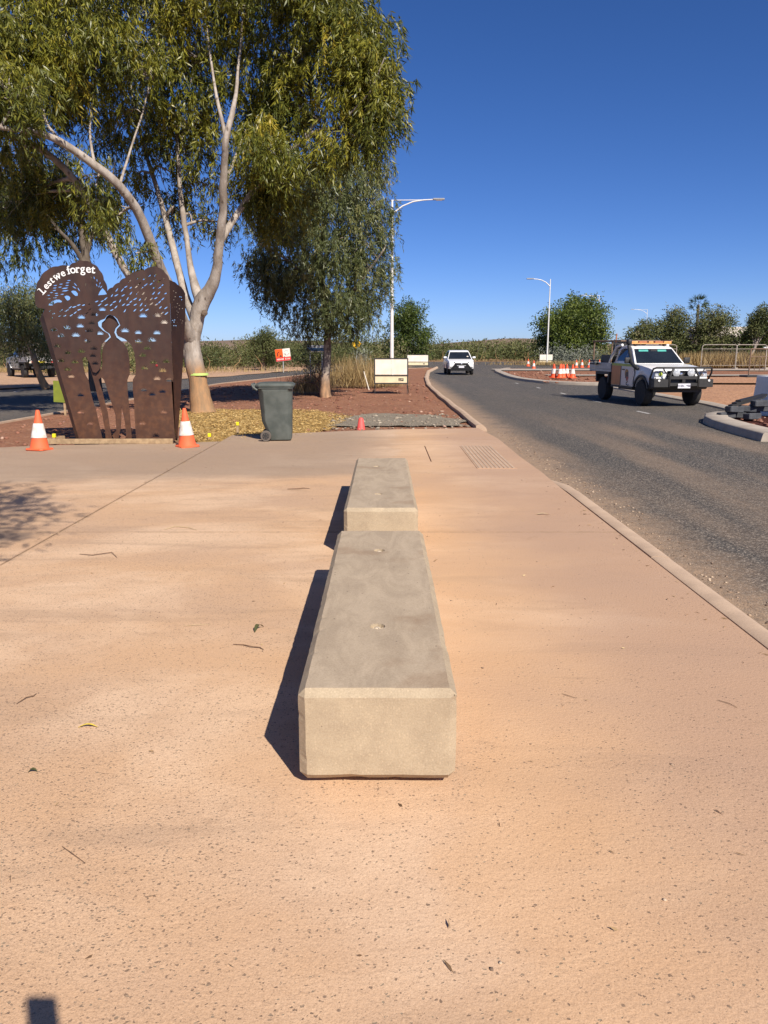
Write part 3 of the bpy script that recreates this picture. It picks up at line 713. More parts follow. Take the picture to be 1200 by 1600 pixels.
T3=[[(-10.76, 29, 0.11, 0.26), (-10.76, 29, 1.33, 0.2), (-10.74, 29, 2.71, 0.19), (-10.73, 29, 4.06, 0.18), (-10.76, 29, 4.84, 0.16), (-10.82, 29, 5.82, 0.13), (-10.96, 29, 6.9, 0.1), (-11.15, 29, 8.17, 0.06)], [(-10.74, 29, 4.5, 0.1), (-11.05, 28.7, 5.24, 0.08), (-11.4, 28.4, 5.73, 0.06), (-11.96, 28.2, 6.55, 0.045), (-12.69, 28, 7.13, 0.03), (-13.66, 27.8, 7.29, 0.02)], [(-10.76, 29, 4.84, 0.09), (-10.44, 29.4, 6.1, 0.06), (-10.03, 29.8, 7.26, 0.04), (-9.78, 30, 8.4, 0.02)], [(-10.82, 29, 5.82, 0.07), (-11.8, 29.8, 7.04, 0.05), (-12.7, 30.2, 8.0, 0.03)]]
L3=[(-12.94, 28.5, 7.02, 1.31, 1.19, 34), (-14.12, 28.5, 6.39, 1.66, 1.43, 34), (-11.87, 29.2, 7.37, 1.34, 1.09, 34), (-10.52, 29.3, 7.6, 1.34, 1.22, 34), (-9.73, 29.5, 6.77, 0.86, 0.98, 16), (-12.21, 29.2, 6.07, 1.09, 0.85, 24), (-13.19, 28.7, 5.45, 0.72, 0.96, 18), (-11.21, 29.5, 5.67, 0.74, 0.61, 10), (-14.66, 29, 7.96, 1.69, 1.45, 20), (-10.09, 29, 5.71, 0.53, 0.68, 8)]
# ------------------------------------------------------------------ trees and scrub
def spray(lobes, per, sub, cs, leafL, leafW, down=.75, spread=.5, shell=.45, zmin=.3, tint0=.35, tassel=0):
    """leaf positions for a crown given as ellipsoid lobes: sub-clumps, then sprays of hanging leaves"""
    Ps, Ds, Ts, cl = [], [], [], []
    for (cx, cy, cz, rx, rz, w) in lobes:
        k = max(2, int(w*sub))
        d = rng.normal(size=(k, 3)); d /= np.linalg.norm(d, axis=1, keepdims=True)
        r = rng.uniform(0, 1, (k, 1))**shell
        ctr = np.array([cx, cy, cz]) + d*r*np.array([rx, rx*1.05, rz])
        ctr[:, 2] = np.maximum(ctr[:, 2], zmin)
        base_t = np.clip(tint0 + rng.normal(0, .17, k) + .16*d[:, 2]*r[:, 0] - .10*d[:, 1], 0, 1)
        n = max(1, int(per*w/k))
        for c, t, dd in zip(ctr, base_t, d):
            m = int(n*rng.uniform(.6, 1.4))+1
            if tassel:
                nt_ = max(2, m//tassel)
                st = c + np.clip(rng.normal(size=(nt_, 3)), -1.6, 1.6)*np.array([cs, cs, cs*.9])
                out = rng.normal(size=(nt_, 3))*.5 + np.array([dd[0], dd[1], .2])*.5
                ln = rng.uniform(1.0, 2.3, nt_)*cs
                j = rng.integers(0, nt_, m); u = rng.uniform(0, 1, m)**.8
                p = st[j] + out[j]*(ln[j]*u*(1-.45*u))[:, None]*.7
                p[:, 2] -= ln[j]*u*u*.95
                p += rng.normal(0, .018, (m, 3))
                q = np.stack([out[j][:, 0]*.35, out[j][:, 1]*.35, np.full(m, -down)], 1) + rng.normal(size=(m, 3))*spread
            else:
                p = c + np.clip(rng.normal(size=(m, 3)), -1.7, 1.7)*np.array([cs, cs, cs*1.1])
                p[:, 2] -= np.minimum(np.abs(rng.normal(0, cs*.6, m)), cs*1.6)
                q = np.tile((0, 0, -down), (m, 1)) + rng.normal(size=(m, 3))*spread + np.array([dd[0], dd[1], 0])*.25
            Ps.append(p); Ds.append(q); Ts.append(np.clip(t+rng.normal(0, .13, m), 0, 1))
            cl.append(c)
    P = np.concatenate(Ps); n = len(P)
    return P, np.concatenate(Ds), rng.uniform(leafL*.65, leafL*1.3, n), rng.uniform(leafW*.7, leafW*1.3, n), np.concatenate(Ts), np.array(cl)

def curve_pts(a, b, sag, n=5):
    a, b = Vector(a), Vector(b)
    o = Vector((random.uniform(-1, 1), random.uniform(-1, 1), random.uniform(.2, 1)))*sag
    return [a.lerp(b, i/(n-1)) + o*math.sin(math.pi*i/(n-1)) for i in range(n)]

def smooth_limb(l, k=3):
    """Catmull-Rom through the limb's points"""
    p = np.array(l); out = []
    q = np.vstack([2*p[0]-p[1], p, 2*p[-1]-p[-2]])
    for i in range(1, len(q)-2):
        for j in range(k):
            t = j/k
            out.append(.5*((2*q[i])+(-q[i-1]+q[i+1])*t+(2*q[i-1]-5*q[i]+4*q[i+1]-q[i+2])*t*t+(-q[i-1]+3*q[i]-3*q[i+1]+q[i+2])*t**3))
    out.append(p[-1])
    return np.array(out)

def tree(name, label, limbs, lobes, bark, leaf, per=40, sub=1.0, cs=.26, L=.15, W=.024, down=.75, spread=.5, shell=.45, group=None, twigs=True, tint0=.35, cat='tree', nside=10, tassel=0):
    base = Vector(limbs[0][0][:3])
    root = thing(name, label, cat, base, group=group)
    B = np.array(base)
    trunk = MB()
    sm = [smooth_limb(l) for l in limbs]
    for i, s in enumerate(sm):
        pts = s[:, :3].copy()
        if i == 0: pass
        pts += rng.normal(0, .006, pts.shape)
        trunk.tube(pts-B, np.maximum(s[:, 3], .006)*(1+rng.normal(0, .03, len(s))), nside if i < 3 else 8)
    nodes = np.concatenate([s for s in sm[0:]])
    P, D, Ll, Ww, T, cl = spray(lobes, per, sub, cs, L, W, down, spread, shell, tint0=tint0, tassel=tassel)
    tw = MB()
    if twigs:
        for (cx, cy, cz, rx, rz, w) in lobes:
            c = np.array([cx, cy, cz])
            ok = nodes[:, 2] < cz+.3
            nn = nodes[ok] if ok.any() else nodes
            dist = np.linalg.norm(nn[:, :3]-c, axis=1)+np.where(nn[:, 3] < .02, .8, 0)
            a = nn[np.argmin(dist)]
            r0 = min(a[3]*.6, .05)
            cp = curve_pts(a[:3]-B, c-B, .25, 6)
            tw.tube(cp, np.linspace(r0, .016, 6), 6, False)
            near_ = cl[np.linalg.norm((cl-c)/np.array([rx, rx, rz]), axis=1) < 1.2]
            for q in near_[::max(1, len(near_)//12)]:
                s = cp[random.randint(2, 5)]
                tw.tube(curve_pts(s, q-B, .18, 5), np.linspace(.014, .004, 5), 4, False)
        me_t = tw
    t_o = trunk.build('trunk', bark, root, smooth=70)
    if twigs and tw.v: tw.build('branches', bark, root, smooth=70)['kind'] = 'stuff'
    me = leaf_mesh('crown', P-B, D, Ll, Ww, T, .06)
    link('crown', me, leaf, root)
    return root

gum = tree('gum_tree', 'tall white barked gum with spreading olive crown and lime tape around its trunk', T1, L1, M['gum_bark'], M['gum_leaf'], per=105, sub=.36, cs=.27, L=.18, W=.031, down=.8, spread=.44, tint0=.48, shell=.42, tassel=17)
tape = MB()
tape.lathe([(.262, -.03), (.268, -.028), (.264, .03), (.258, .032)], 24, (-.06, 0, 1.06))
tape.build('tape_band', M['lime_tape'], gum, smooth=40)
kn = MB(); kn.lathe([(.02, -.03), (.075, -.01), (.085, .03), (.06, .05)], 12, (0, 0, 0))
ko = kn.build('knot_hollow', M['dark_bark'], gum, smooth=50); ko.location = (.22, -.20, 2.66); ko.rotation_euler = (R(70), 0, R(25))
tree('gum_tree', 'bushy grey green weeping gum beside the blank white sign board', T2, L2, M['grey_bark'], M['grey_leaf'], per=100, sub=.5, cs=.25, L=.165, W=.028, down=.8, spread=.44, tint0=.40, shell=.42, tassel=17)
tree('gum_tree', 'dark shaded gum hanging over the top of the rusted memorial at left', T3, L3, M['dark_bark'], M['gum_leaf'], per=95, sub=.5, cs=.28, L=.20, W=.034, down=.95, spread=.36, tint0=.2, shell=.42, tassel=17)

def auto_tree(name, label, x, y, H, Rr, bark, leaf, n_lobes=9, w=16, lowest=.35, lean=0, trunk_r=.2, per=30, L=.3, W=.1, cs=.4, fork=.3, flat=.75, group=None, down=.35, spread=.7, tint0=.4, z0=-.1, sub=.8, cat='tree'):
    limbs = [[(x, y, z0, trunk_r*1.3), (x+lean*.3, y, H*.12, trunk_r), (x+lean*.7, y, H*fork, trunk_r*.85), (x+lean, y, H*.55, trunk_r*.6), (x+lean*1.1, y, H*.85, trunk_r*.25)]]
    lobes = []
    for i in range(n_lobes):
        a = 6.283*i/n_lobes*2.4+random.uniform(-.3, .3)
        q = (i+.5)/n_lobes
        zc = H*(lowest+(1-lowest)*q*.86)
        prof = math.sin(math.pi*min(.95, .22+.72*q))**.7
        rr = Rr*prof*random.uniform(.45, .72)
        c = (x+lean+rr*math.cos(a), y+rr*math.sin(a), zc)
        s = Rr*random.uniform(.36, .55)
        lobes.append((c[0], c[1], c[2], s, s*flat, w))
        st = limbs[0][2] if q < .6 else limbs[0][3]
        limbs.append([(st[0], st[1], st[2], trunk_r*.45), ((st[0]+c[0])/2, (st[1]+c[1])/2, (st[2]*.4+zc*.6), trunk_r*.3), (c[0], c[1], zc, trunk_r*.12)])
    lobes.append((x+lean, y, H*(lowest+(1-lowest)*.5), Rr*.55, (1-lowest)*H*.42, w*2))
    return tree(name, label, limbs, lobes, bark, leaf, per, sub, cs, L, W, down, spread, .5, group, False, tint0, cat, 8)

auto_tree('gum_tree', 'dark green rounded tree behind the white street lamp pole', 2.6, 87, 7.1, 3.0, M['dark_bark'], M['green_leaf'], 11, 26, .12, per=40, L=.3, W=.10, cs=.34, tint0=.3, flat=.9)
auto_tree('round_tree', 'big bright green dome shaped tree behind the slim lamp pole', 22.8, 95, 7.8, 4.9, M['dark_bark'], M['green_leaf'], 15, 40, .2, trunk_r=.3, per=40, L=.34, W=.13, cs=.42, tint0=.55, flat=.75)
auto_tree('gum_tree', 'olive gum behind the white work ute roof', 25.0, 76, 4.6, 1.9, M['gum_bark'], M['scrub_leaf'], 9, 18, .2, per=36, L=.24, W=.09, cs=.3)
auto_tree('gum_tree', 'grey green gum between the ute and the palm', 28.1, 77, 5.8, 2.3, M['gum_bark'], M['scrub_leaf'], 11, 22, .15, per=36, L=.24, W=.09, cs=.32)
auto_tree('gum_tree', 'wide olive gum below the palm with bare pale branches', 31.6, 76, 6.0, 2.7, M['gum_bark'], M['scrub_leaf'], 12, 24, .12, per=36, L=.24, W=.09, cs=.32, tint0=.5)
auto_tree('gum_tree', 'slender gum with white leaning trunk behind the mesh fence', 33.6, 73, 5.7, 1.6, M['gum_bark'], M['scrub_leaf'], 8, 14, .5, lean=1.2, trunk_r=.14, per=34, L=.22, W=.08, cs=.26, tint0=.3)
auto_tree('gum_tree', 'dark tree at the right edge beside the tan building', 38.2, 80, 5.2, 2.4, M['dark_bark'], M['green_leaf'], 9, 24, .1, per=36, L=.26, W=.1, cs=.34, tint0=.25)
auto_tree('gum_tree', 'small grey green gum with white leaning trunk at the left edge', -15.1, 34.8, 4.5, 2.0, M['gum_bark'], M['grey_leaf'], 11, 30, .36, lean=-.9, trunk_r=.15, per=48, L=.17, W=.036, cs=.24, fork=.45, down=.7, spread=.5, tint0=.45)
auto_tree('gum_tree', 'small bushy tree above the scrub left of the weeping gum', -10.2, 66, 3.6, 1.5, M['dark_bark'], M['scrub_leaf'], 8, 16, .2, per=34, L=.2, W=.07, cs=.24, tint0=.35)
# street gum standing behind the photographer, whose shade falls on the left of the path
auto_tree('gum_tree', 'street gum behind the viewer shading the left of the path', -5.5, 1.45, 8.4, 1.6, M['gum_bark'], M['gum_leaf'], 9, 26, .62, lean=3.3, trunk_r=.2, per=40, L=.2, W=.035, cs=.28, fork=.4)

# palm
pr = thing('palm_tree', 'fan palm poking above the gums at far right', 'palm', (33.2, 84, -.1))
MB().tube([(0, 0, 0), (.1, 0, 3), (.05, 0, 6.4)], [.2, .16, .14], 8).build('trunk', M['dark_bark'], pr, smooth=60)
P, D, Ls, Ws = [], [], [], []
for k in range(34):
    a = random.uniform(0, 6.28); e = random.uniform(-.5, 1.2)
    tip = np.array([.05+math.cos(a)*math.cos(e)*.75, math.sin(a)*math.cos(e)*.75, 6.4+math.sin(e)*.75])
    dirv = tip-np.array([.05, 0, 6.4])
    for j in range(9):
        v = dirv+rng.normal(0, .28, 3)
        P.append(tip-dirv*.25); D.append(v+np.array([0, 0, -.12])); Ls.append(random.uniform(.5, .8)); Ws.append(.05)
link('crown', leaf_mesh('crown', np.array(P), np.array(D), np.array(Ls), np.array(Ws), rng.uniform(0, .6, len(P))), M['green_leaf'], pr)

# scrub belts: far bushland that reads as one mass
def scrub(name, label, n, xl, xr, y0, y1, h0, h1, leaf, m, per=220, tint0=.4, ratio=.8):
    Ps, Ds, Ts = [], [], []
    for _ in range(n):
        yy = rng.uniform(y0, y1); xx = rng.uniform(xl(yy), xr(yy))
        h = rng.uniform(h0*.6, h1*1.1)*(.62+.75*abs(mnoise.noise(Vector((xx*.09, yy*.05, 5))))+.25*mnoise.noise(Vector((xx*.35, yy*.3, 1))))*(1.35 if rng.uniform() < .06 else 1)
        k = int(per*rng.uniform(.7, 1.3)*max(.5, (h/(.5*(h0+h1)))**2))
        d = rng.normal(size=(k, 3)); d /= np.linalg.norm(d, axis=1, keepdims=True)
        r = rng.uniform(.35, 1, (k, 1))**.8
        b = 1+.25*np.sin(d[:, :1]*5+rng.uniform(0, 6))*np.cos(d[:, 1:2]*4+rng.uniform(0, 6))
        p = d*r*b*np.array([h*ratio, h*ratio, h*.55]) + np.array([xx, yy, h*.48])
        p[:, 2] = np.maximum(p[:, 2], -.05)
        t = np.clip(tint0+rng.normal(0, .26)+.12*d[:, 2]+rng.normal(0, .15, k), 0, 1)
        Ps.append(p); Ds.append(d*.8+rng.normal(0, .6, (k, 3))); Ts.append(t)
    P = np.concatenate(Ps); k = len(P)
    me = leaf_mesh(name, P, np.concatenate(Ds), rng.uniform(leaf*.6, leaf*1.4, k), rng.uniform(leaf*.25, leaf*.5, k), np.concatenate(Ts))
    return tag(link(name, me, m), label, 'scrub', kind='stuff')
scrub('scrub', 'olive scrub beyond the side road at left', 230, lambda y: -62, lambda y: interp([(58, -16), (76, -6), (95, 2)], y), 60, 96, 1.6, 2.9, .26, M['scrub_leaf'], 330)
scrub('scrub', 'belt of olive bushland beyond the junction', 260, lambda y: -20, lambda y: 34, 118, 165, 2.2, 3.8, .40, M['scrub_leaf'], 260, ratio=.9)
scrub('scrub', 'far bushland on the skyline', 220, lambda y: -150, lambda y: 160, 170, 330, 3.0, 4.6, .8, M['scrub_leaf'], 150, ratio=1.6)
scrub('scrub', 'olive scrub behind the weeping gum', 34, lambda y: -7.5, lambda y: 2.0, 78, 92, 2.0, 3.2, .24, M['scrub_leaf'], 420, .45)
scrub('scrub', 'dark bushes behind the fence at right', 130, lambda y: 24, lambda y: 64, 82, 100, 2.2, 3.9, .3, M['scrub_leaf'], 260, .3)
scrub('silver_scrub', 'silver grey low bushes under the dome shaped tree', 26, lambda y: 18.5, lambda y: 33, 86, 91, 1.2, 2.0, .22, M['silver_leaf'], 260, .5, ratio=1.0)
scrub('shrub_left', 'pale bushes behind the parked silver ute', 36, lambda y: -40, lambda y: -17, 53, 60, 1.5, 2.6, .2, M['scrub_leaf'], 360, .6)
# bare pale stems in the scrub
tw = MB()
for _ in range(60):
    if random.random() < .5: xx, yy, h = random.uniform(-45, -8), random.uniform(58, 66), random.uniform(1.2, 2.6)
    else: xx, yy, h = random.uniform(-4, 26), random.uniform(115, 124), random.uniform(1.5, 3.2)
    if xx > -9 and yy < 90: continue
    p = [Vector((xx, yy, -.1))]
    for k in range(3): p.append(p[-1]+Vector((random.uniform(-.45, .45), random.uniform(-.2, .2), h/3.4)))
    tw.tube(p, [.035, .028, .02, .008], 4, False)
tag(tw.build('bare_stems', M['gum_bark']), 'bare pale stems standing in the scrub', 'stems', kind='stuff')

# dry grass
def grass(name, label, n, cx, cy, rx, ry, h0, h1, wid, z=-.02, tint=.55, lean=.25):
    a = rng.normal(size=(n, 2))*.5
    P = np.stack([cx+a[:, 0]*rx, cy+a[:, 1]*ry, np.full(n, z)], 1)
    D = np.stack([rng.normal(0, lean, n), rng.normal(0, lean, n), np.ones(n)], 1)
    o = link(name, leaf_mesh(name, P, D, rng.uniform(h0, h1, n), np.full(n, wid), np.clip(rng.normal(tint, .25, n), 0, 1), .12), M['dry_grass'])
    return tag(o, label, 'grass', kind='stuff')
grass('dry_grass', 'tall straw coloured grass clump behind the weeping gum trunk', 1900, -1.3, 35.5, 1.6, 1.6, .25, 1.7, .022, lean=.32)
grass('dry_grass', 'low dry grass at the foot of the weeping gum', 1400, -2.9, 30.5, .8, 1.0, .3, 1.0, .014)
grass('dry_grass', 'short straw grass between clump and blank sign board', 900, .1, 36, .8, 1.2, .3, .9, .016)
grass('dry_grass', 'straw grass strip under the slim lamp pole', 3500, 22, 84, 9, 1.6, .2, .6, .05)
grass('dry_grass', 'tall straw grass behind the mesh fence', 7000, 34, 72.5, 9, 1.4, .7, 1.7, .05, tint=.6)
grass('dry_grass', 'straw grass along the far side of the junction', 500, 10, 113, 17, 1.4, .15, .5, .06, tint=.6)
grass('dry_grass', 'sparse dry grass below the left scrub', 3500, -24, 58, 15, 1.5, .2, .6, .04, tint=.7)
# bare dark shrub leaning against the weeping gum
sh = thing('dry_shrub', 'dark leafless shrub left of the weeping gum trunk', 'shrub', (-2.35, 29.3, -.03))
tw = MB()
def twig(p, d, l, r, k):
    q = p+d*l
    tw.tube([p, (p+q)/2+Vector((random.uniform(-.04, .04), 0, random.uniform(-.03, .03))), q], [r, r*.85, r*.65], 5, False)
    if k:
        for _ in range(3):
            dd = (d+Vector((random.gauss(-.1, .55), random.gauss(0, .5), random.gauss(.05, .4)))).normalized()
            twig(q, dd, l*random.uniform(.6, .85), r*.6, k-1)
for d in ((-.2, 0, 1), (-.5, -.1, .9), (.05, .1, 1)): twig(Vector((0, 0, 0)), Vector(d).normalized(), .5, .035, 4)
tw.build('stems', M['dark_bark'], sh)
n = 900; P = np.stack([rng.normal(-.4, .35, n), rng.normal(0, .3, n), rng.normal(1.35, .28, n)], 1)
link('leaves', leaf_mesh('leaves', P, rng.normal(size=(n, 3)), rng.uniform(.05, .11, n), rng.uniform(.02, .04, n), rng.uniform(0, .5, n)), M['gum_leaf'], sh)
ss = thing('silver_shrub', 'silver blue shrub below the yellow diamond sign', 'shrub', (-1.1, 38.2, -.03))
MB().tube([(0, 0, 0), (.05, 0, .8), (0, 0, 1.5)], [.03, .025, .01], 5).build('stems', M['grey_bark'], ss)
n = 700; P = np.stack([rng.normal(0, .2, n), rng.normal(0, .2, n), rng.normal(1.25, .25, n)], 1)
link('leaves', leaf_mesh('leaves', P, rng.normal(size=(n, 3))+np.array([0, 0, .8]), rng.uniform(.1, .2, n), rng.uniform(.02, .04, n), rng.uniform(0, 1, n)), M['silver_leaf'], ss)
# ------------------------------------------------------------------ concrete benches
def bench(label, y0, y1, holes, cx=-.025):
    root = thing('concrete_bench', label, 'bench', (cx, (y0+y1)/2, 0), group='concrete block benches on the path')
    ly = y1-y0
    body = MB().box((0, 0, .2165), (.60, ly, .373))
    bm = bmesh.new(); me0 = body.mesh('body'); bm.from_mesh(me0)
    bmesh.ops.bevel(bm, geom=list(bm.edges), offset=.028, segments=1, affect='EDGES')
    sharp = [(e.verts[0].co.copy(), e.verts[1].co.copy()) for e in bm.edges]
    bmesh.ops.subdivide_edges(bm, edges=[e for e in bm.edges if e.calc_length() > 1], cuts=79, use_grid_fill=True)
    bmesh.ops.subdivide_edges(bm, edges=[e for e in bm.edges if e.calc_length() > .2], cuts=15, use_grid_fill=True)
    for v in bm.verts:            # cast edges are never dead straight
        q = Vector((v.co.x*6, v.co.y*6, v.co.z*6))
        on_edge = sum((abs(abs(v.co.x)-.30) < .001 or abs(abs(v.co.x)-.272) < .001, abs(abs(v.co.y)-ly/2) < .001 or abs(abs(v.co.y)-ly/2+.028) < .001, abs(v.co.z-.403) < .001 or abs(v.co.z-.375) < .001 or abs(v.co.z-.030) < .001 or abs(v.co.z-.058) < .001)) >= 2
        if on_edge:
            ch = max(0, mnoise.noise(v.co*31)-.25)*.009 + max(0, mnoise.noise(v.co*9)-.42)*.012
            v.co += (Vector((0, max(-ly/2+.25, min(ly/2-.25, v.co.y)), .21))-v.co).normalized()*ch
        v.co += Vector((mnoise.noise(q), mnoise.noise(q+Vector((9, 0, 0))), mnoise.noise(q+Vector((0, 9, 0)))))*.0022
    bm.to_mesh(me0); bm.free()
    o = link('body', me0, M['precast'], root)
    cut = MB()
    for hx, hy in holes:
        cut.lathe([(.030, -.03), (.036, .0), (.040, .05)], 12, (hx-cx, hy-(y0+y1)/2, .40))
    co = cut.build('cutter', M['precast'])
    md = o.modifiers.new('holes', 'BOOLEAN'); md.object = co; md.operation = 'DIFFERENCE'; md.solver = 'EXACT'
    co.parent = root
    dg = bpy.context.evaluated_depsgraph_get()
    me1 = bpy.data.meshes.new_from_object(o.evaluated_get(dg))
    o.modifiers.clear(); o.data = me1
    bpy.data.objects.remove(co)
    for hx, hy in holes:
        a = MB()
        a.lathe([(.024, 0), (.022, .016), (.012, .026), (.004, .027)], 9, (0, 0, 0))
        for k in range(7):
            an = random.uniform(0, 6.28); rr = random.uniform(.01, .03)
            a.box((rr*math.cos(an), rr*math.sin(an), random.uniform(.006, .022)), (.016, .013, .014), Matrix.Rotation(random.uniform(0, 3), 3, (random.random(), random.random(), 1)))
        p = a.build('lifting_anchor', M['anchor'], root, smooth=50); p.location = (hx-cx, hy-(y0+y1)/2, .372)
    for s in (-1, 1):
        f = MB().box((0, s*(ly/2-.40), .017), (.44, .6, .034)).build('foot', M['precast'], root)
    return root
bench('long concrete block bench nearest the viewer', 2.665, 5.28, [(-.03, 3.35), (-.03, 4.72)])
bench('concrete block bench standing beyond the nearest one', 6.03, 8.97, [(-.05, 6.66), (-.08, 8.3)])

# ------------------------------------------------------------------ memorial screen
def fill2d(name, outline, holes, th, m, parent, loc=(0, 0, 0), rz=0):
    """flat steel plate with real cut-outs: filled 2D curve, extruded; (x,z) coordinates"""
    cu = bpy.data.curves.new(name, 'CURVE'); cu.dimensions = '2D'; cu.fill_mode = 'BOTH'; cu.extrude = th/2
    for poly in [outline]+holes:
        sp = cu.splines.new('POLY'); sp.points.add(len(poly)-1); sp.use_cyclic_u = True
        for q, (x, z) in zip(sp.points, poly): q.co = (x, z, 0, 1)
    t = bpy.data.objects.new(name, cu); col.objects.link(t)
    dg = bpy.context.evaluated_depsgraph_get()
    me = bpy.data.meshes.new_from_object(t.evaluated_get(dg))
    bpy.data.objects.remove(t)
    me.transform(Matrix.Rotation(math.pi/2, 4, 'X'))
    me.materials.clear()
    o = link(name, me, m, parent); o.location = loc; o.rotation_euler = (0, 0, rz)
    return o
KX, KZ, UX = .00237, .00231, 680
def cv(p): return ((p[0]-UX)*KX, (1397-p[1])*KZ)
mem = thing('memorial_screen', 'rusted steel memorial screen with cut out soldier and white Lest we forget lettering', 'memorial', (-4.63, 13.9, .035))
def scallop(pts, amp=9):
    out = []
    for i in range(len(pts)-1):
        a, b = np.array(pts[i], float), np.array(pts[i+1], float)
        d = b-a; nrm = np.array([d[1], -d[0]])/np.hypot(*d)
        for t in np.linspace(0, 1, 6)[:-1]: out.append(tuple(a+d*t+nrm*amp*math.sin(math.pi*t)))
    return out+[pts[-1]]
top_l = scallop([(75, 388), (62, 330), (78, 250), (108, 180), (170, 115), (250, 88), (335, 88), (380, 62), (440, 50), (505, 70), (550, 115), (578, 185), (598, 268)])
top_r = scallop([(598, 268), (640, 240), (690, 205), (735, 172), (775, 145), (830, 125), (880, 118), (935, 92), (985, 98), (1030, 135), (1058, 185)], 7)
RX = lambda y: 1058-22*(y-185)/1212
hole_r = [(738, 1397), (737, 1300), (737, 1200), (742, 1100), (737, 1000), (742, 928), (766, 888), (772, 800), (766, 720), (745, 660), (702, 620), (652, 598), (642, 572), (648, 546), (676, 518), (657, 472), (634, 450), (602, 437)]
hole_l = [(580, 448), (564, 470), (534, 480), (511, 496), (514, 524), (545, 556), (582, 580), (590, 604), (558, 630), (528, 660), (516, 705), (514, 770), (510, 815), (496, 850), (470, 874), (446, 868), (428, 800), (402, 752), (374, 764), (384, 880), (408, 930), (414, 1000), (430, 1090), (450, 1180), (466, 1290), (482, 1397)]
outline = top_l + top_r[1:] + [(RX(700), 700), (1036, 1397)] + hole_r + hole_l + [(302, 1397), (110, 430), (128, 398)]
def slit(cx, cy, L, W, a, s=.35):
    ca, sa = math.cos(a), math.sin(a)
    up = [(-.5, 0), (-.22, -.5*s*1.4-.25), (.12, -.55+.1*s), (.5, -.22*s), (.2, .25), (-.15, .4-.3*s)]
    return [(cx+(u*L*ca - v*W*sa), cy-(u*L*sa + v*W*ca)) for u, v in up]
rs = random.Random(3)
holes, occ = [], []
def free(cx, cy, r):
    for (x, y, q) in occ:
        if (x-cx)**2+(y-cy)**2 < (r+q)**2: return False
    occ.append((cx, cy, r)); return True
def c6(p): return (48+.48*p[0], 24+.48*p[1])
for p in ((235,570),(235,622),(285,528),(335,495),(345,458),(360,540),(355,420),(362,572),(335,607),(445,400),(425,445),(450,553),(545,380),(570,345),(535,420)):
    x, y = c6(p); free(x, y, 12); holes.append(slit(x, y, 30, 8, .12, .1))
for p in ((500, 462), (500, 500)):
    x, y = c6(p); free(x, y, 26); holes.append(slit(x, y, 54, 11, .15, .1))
for p, a in (((645, 450), -.5), ((710, 480), -1.0), ((665, 405), -.8), ((820, 405), 1.4)):
    x, y = c6(p); free(x, y, 16); holes.append(slit(x, y, 34, 9, a, .1))
for p, a in (((990, 415), -1.2), ((1025, 430), 1.2), ((1055, 442), .9), ((960, 305), -1.3), ((1000, 342), -1.4), ((935, 345), 1.5), ((1040, 390), 1.3), ((918, 300), -1.0)):
    x, y = c6(p); free(x, y, 10); holes.append(slit(x, y, 26, 8, a, .05))
for poly in ([(218, 728), (240, 690), (290, 655), (350, 636), (400, 636), (440, 660), (425, 678), (370, 676), (330, 690), (290, 722)],
             [(480, 590), (510, 574), (550, 580), (572, 606), (560, 635), (524, 652), (500, 630)],
             [(588, 512), (615, 498), (660, 505), (690, 540), (688, 575), (650, 580), (620, 552)],
             [(1000, 568), (1030, 510), (1075, 460), (1112, 505), (1136, 552), (1090, 562)]):
    q = [c6(p) for p in poly]; holes.append(q)
    free(sum(a for a, _ in q)/len(q), sum(b for _, b in q)/len(q), 50)
for x in (150, 200, 250): occ.append((x, 360, 34))
def fan(cx, cy, s=1.0, n=9):
    pts = []
    for k in range(2*n-1):
        a = math.pi*(.03+.94*k/(2*n-2)); r = ((33+10*math.sin(a)) if k % 2 == 0 else 20)*s
        pts.append((cx+r*1.05*math.cos(a), cy+11*s-r*math.sin(a)))
    pts += [(cx-9*s, cy+6*s), (cx+9*s, cy+6*s)]
    holes.append(pts)
fans = [(178,555),(278,540),(378,527),(392,462),(488,442),(552,405),(466,505),(445,562),(520,590-8),(230,600),(340,596),(425,640),(465,694),(196,676),(372,716),(270,726),(216,786),(318,796),(455,748),(468,806),(258,852),(280,905),
        (850,452),(955,450),(1003,500),(806,576),(708,562),(945,578),(802,644),(905,632),(865,692),(828,746),(905,798),(836,842),(925,922),(1002,792),(972,862),(1015,935),(395,1268),(790,1268),(890,1362),(340,1048),(880,1042),(820,1010),(960,1020),(330,1180),(960,1180)]
for x, y in fans:
    free(x, y, 26); fan(x, y, rs.uniform(.85, 1.0))
def in_soldier(x, y): return 500 < x < 700 and y > 418
for gy in range(132, 520, 21):
    for gx in range(120, 1046, 42):
        x, y = gx+rs.uniform(-9, 9)+(22 if (gy//25) % 2 else 0), gy+rs.uniform(-5, 5)
        left = x < 600
        if left and (y < 412-.21*(x-130) or y > 520-.27*(x-130)): continue
        if left and x < 128+(y-400)*.2+14: continue
        if not left:
            edge_top = np.interp(x, [598, 690, 775, 880, 960, 1058], [258, 222, 168, 140, 116, 200])
            if y < edge_top+14 or x > 1034 or y > 440-.02*(x-600): continue
        if in_soldier(x, y) or not free(x, y, 15.5): continue
        a = rs.uniform(.35, .75) if left else rs.uniform(.45, 1.05)
        L_ = rs.uniform(30, 40)
        holes.append(slit(x, y, L_*1.0, 9.5, a-.1, .5))
fill2d('front_panel', [cv(p) for p in outline], [[cv(p) for p in h] for h in holes], .008, M['corten'], mem)
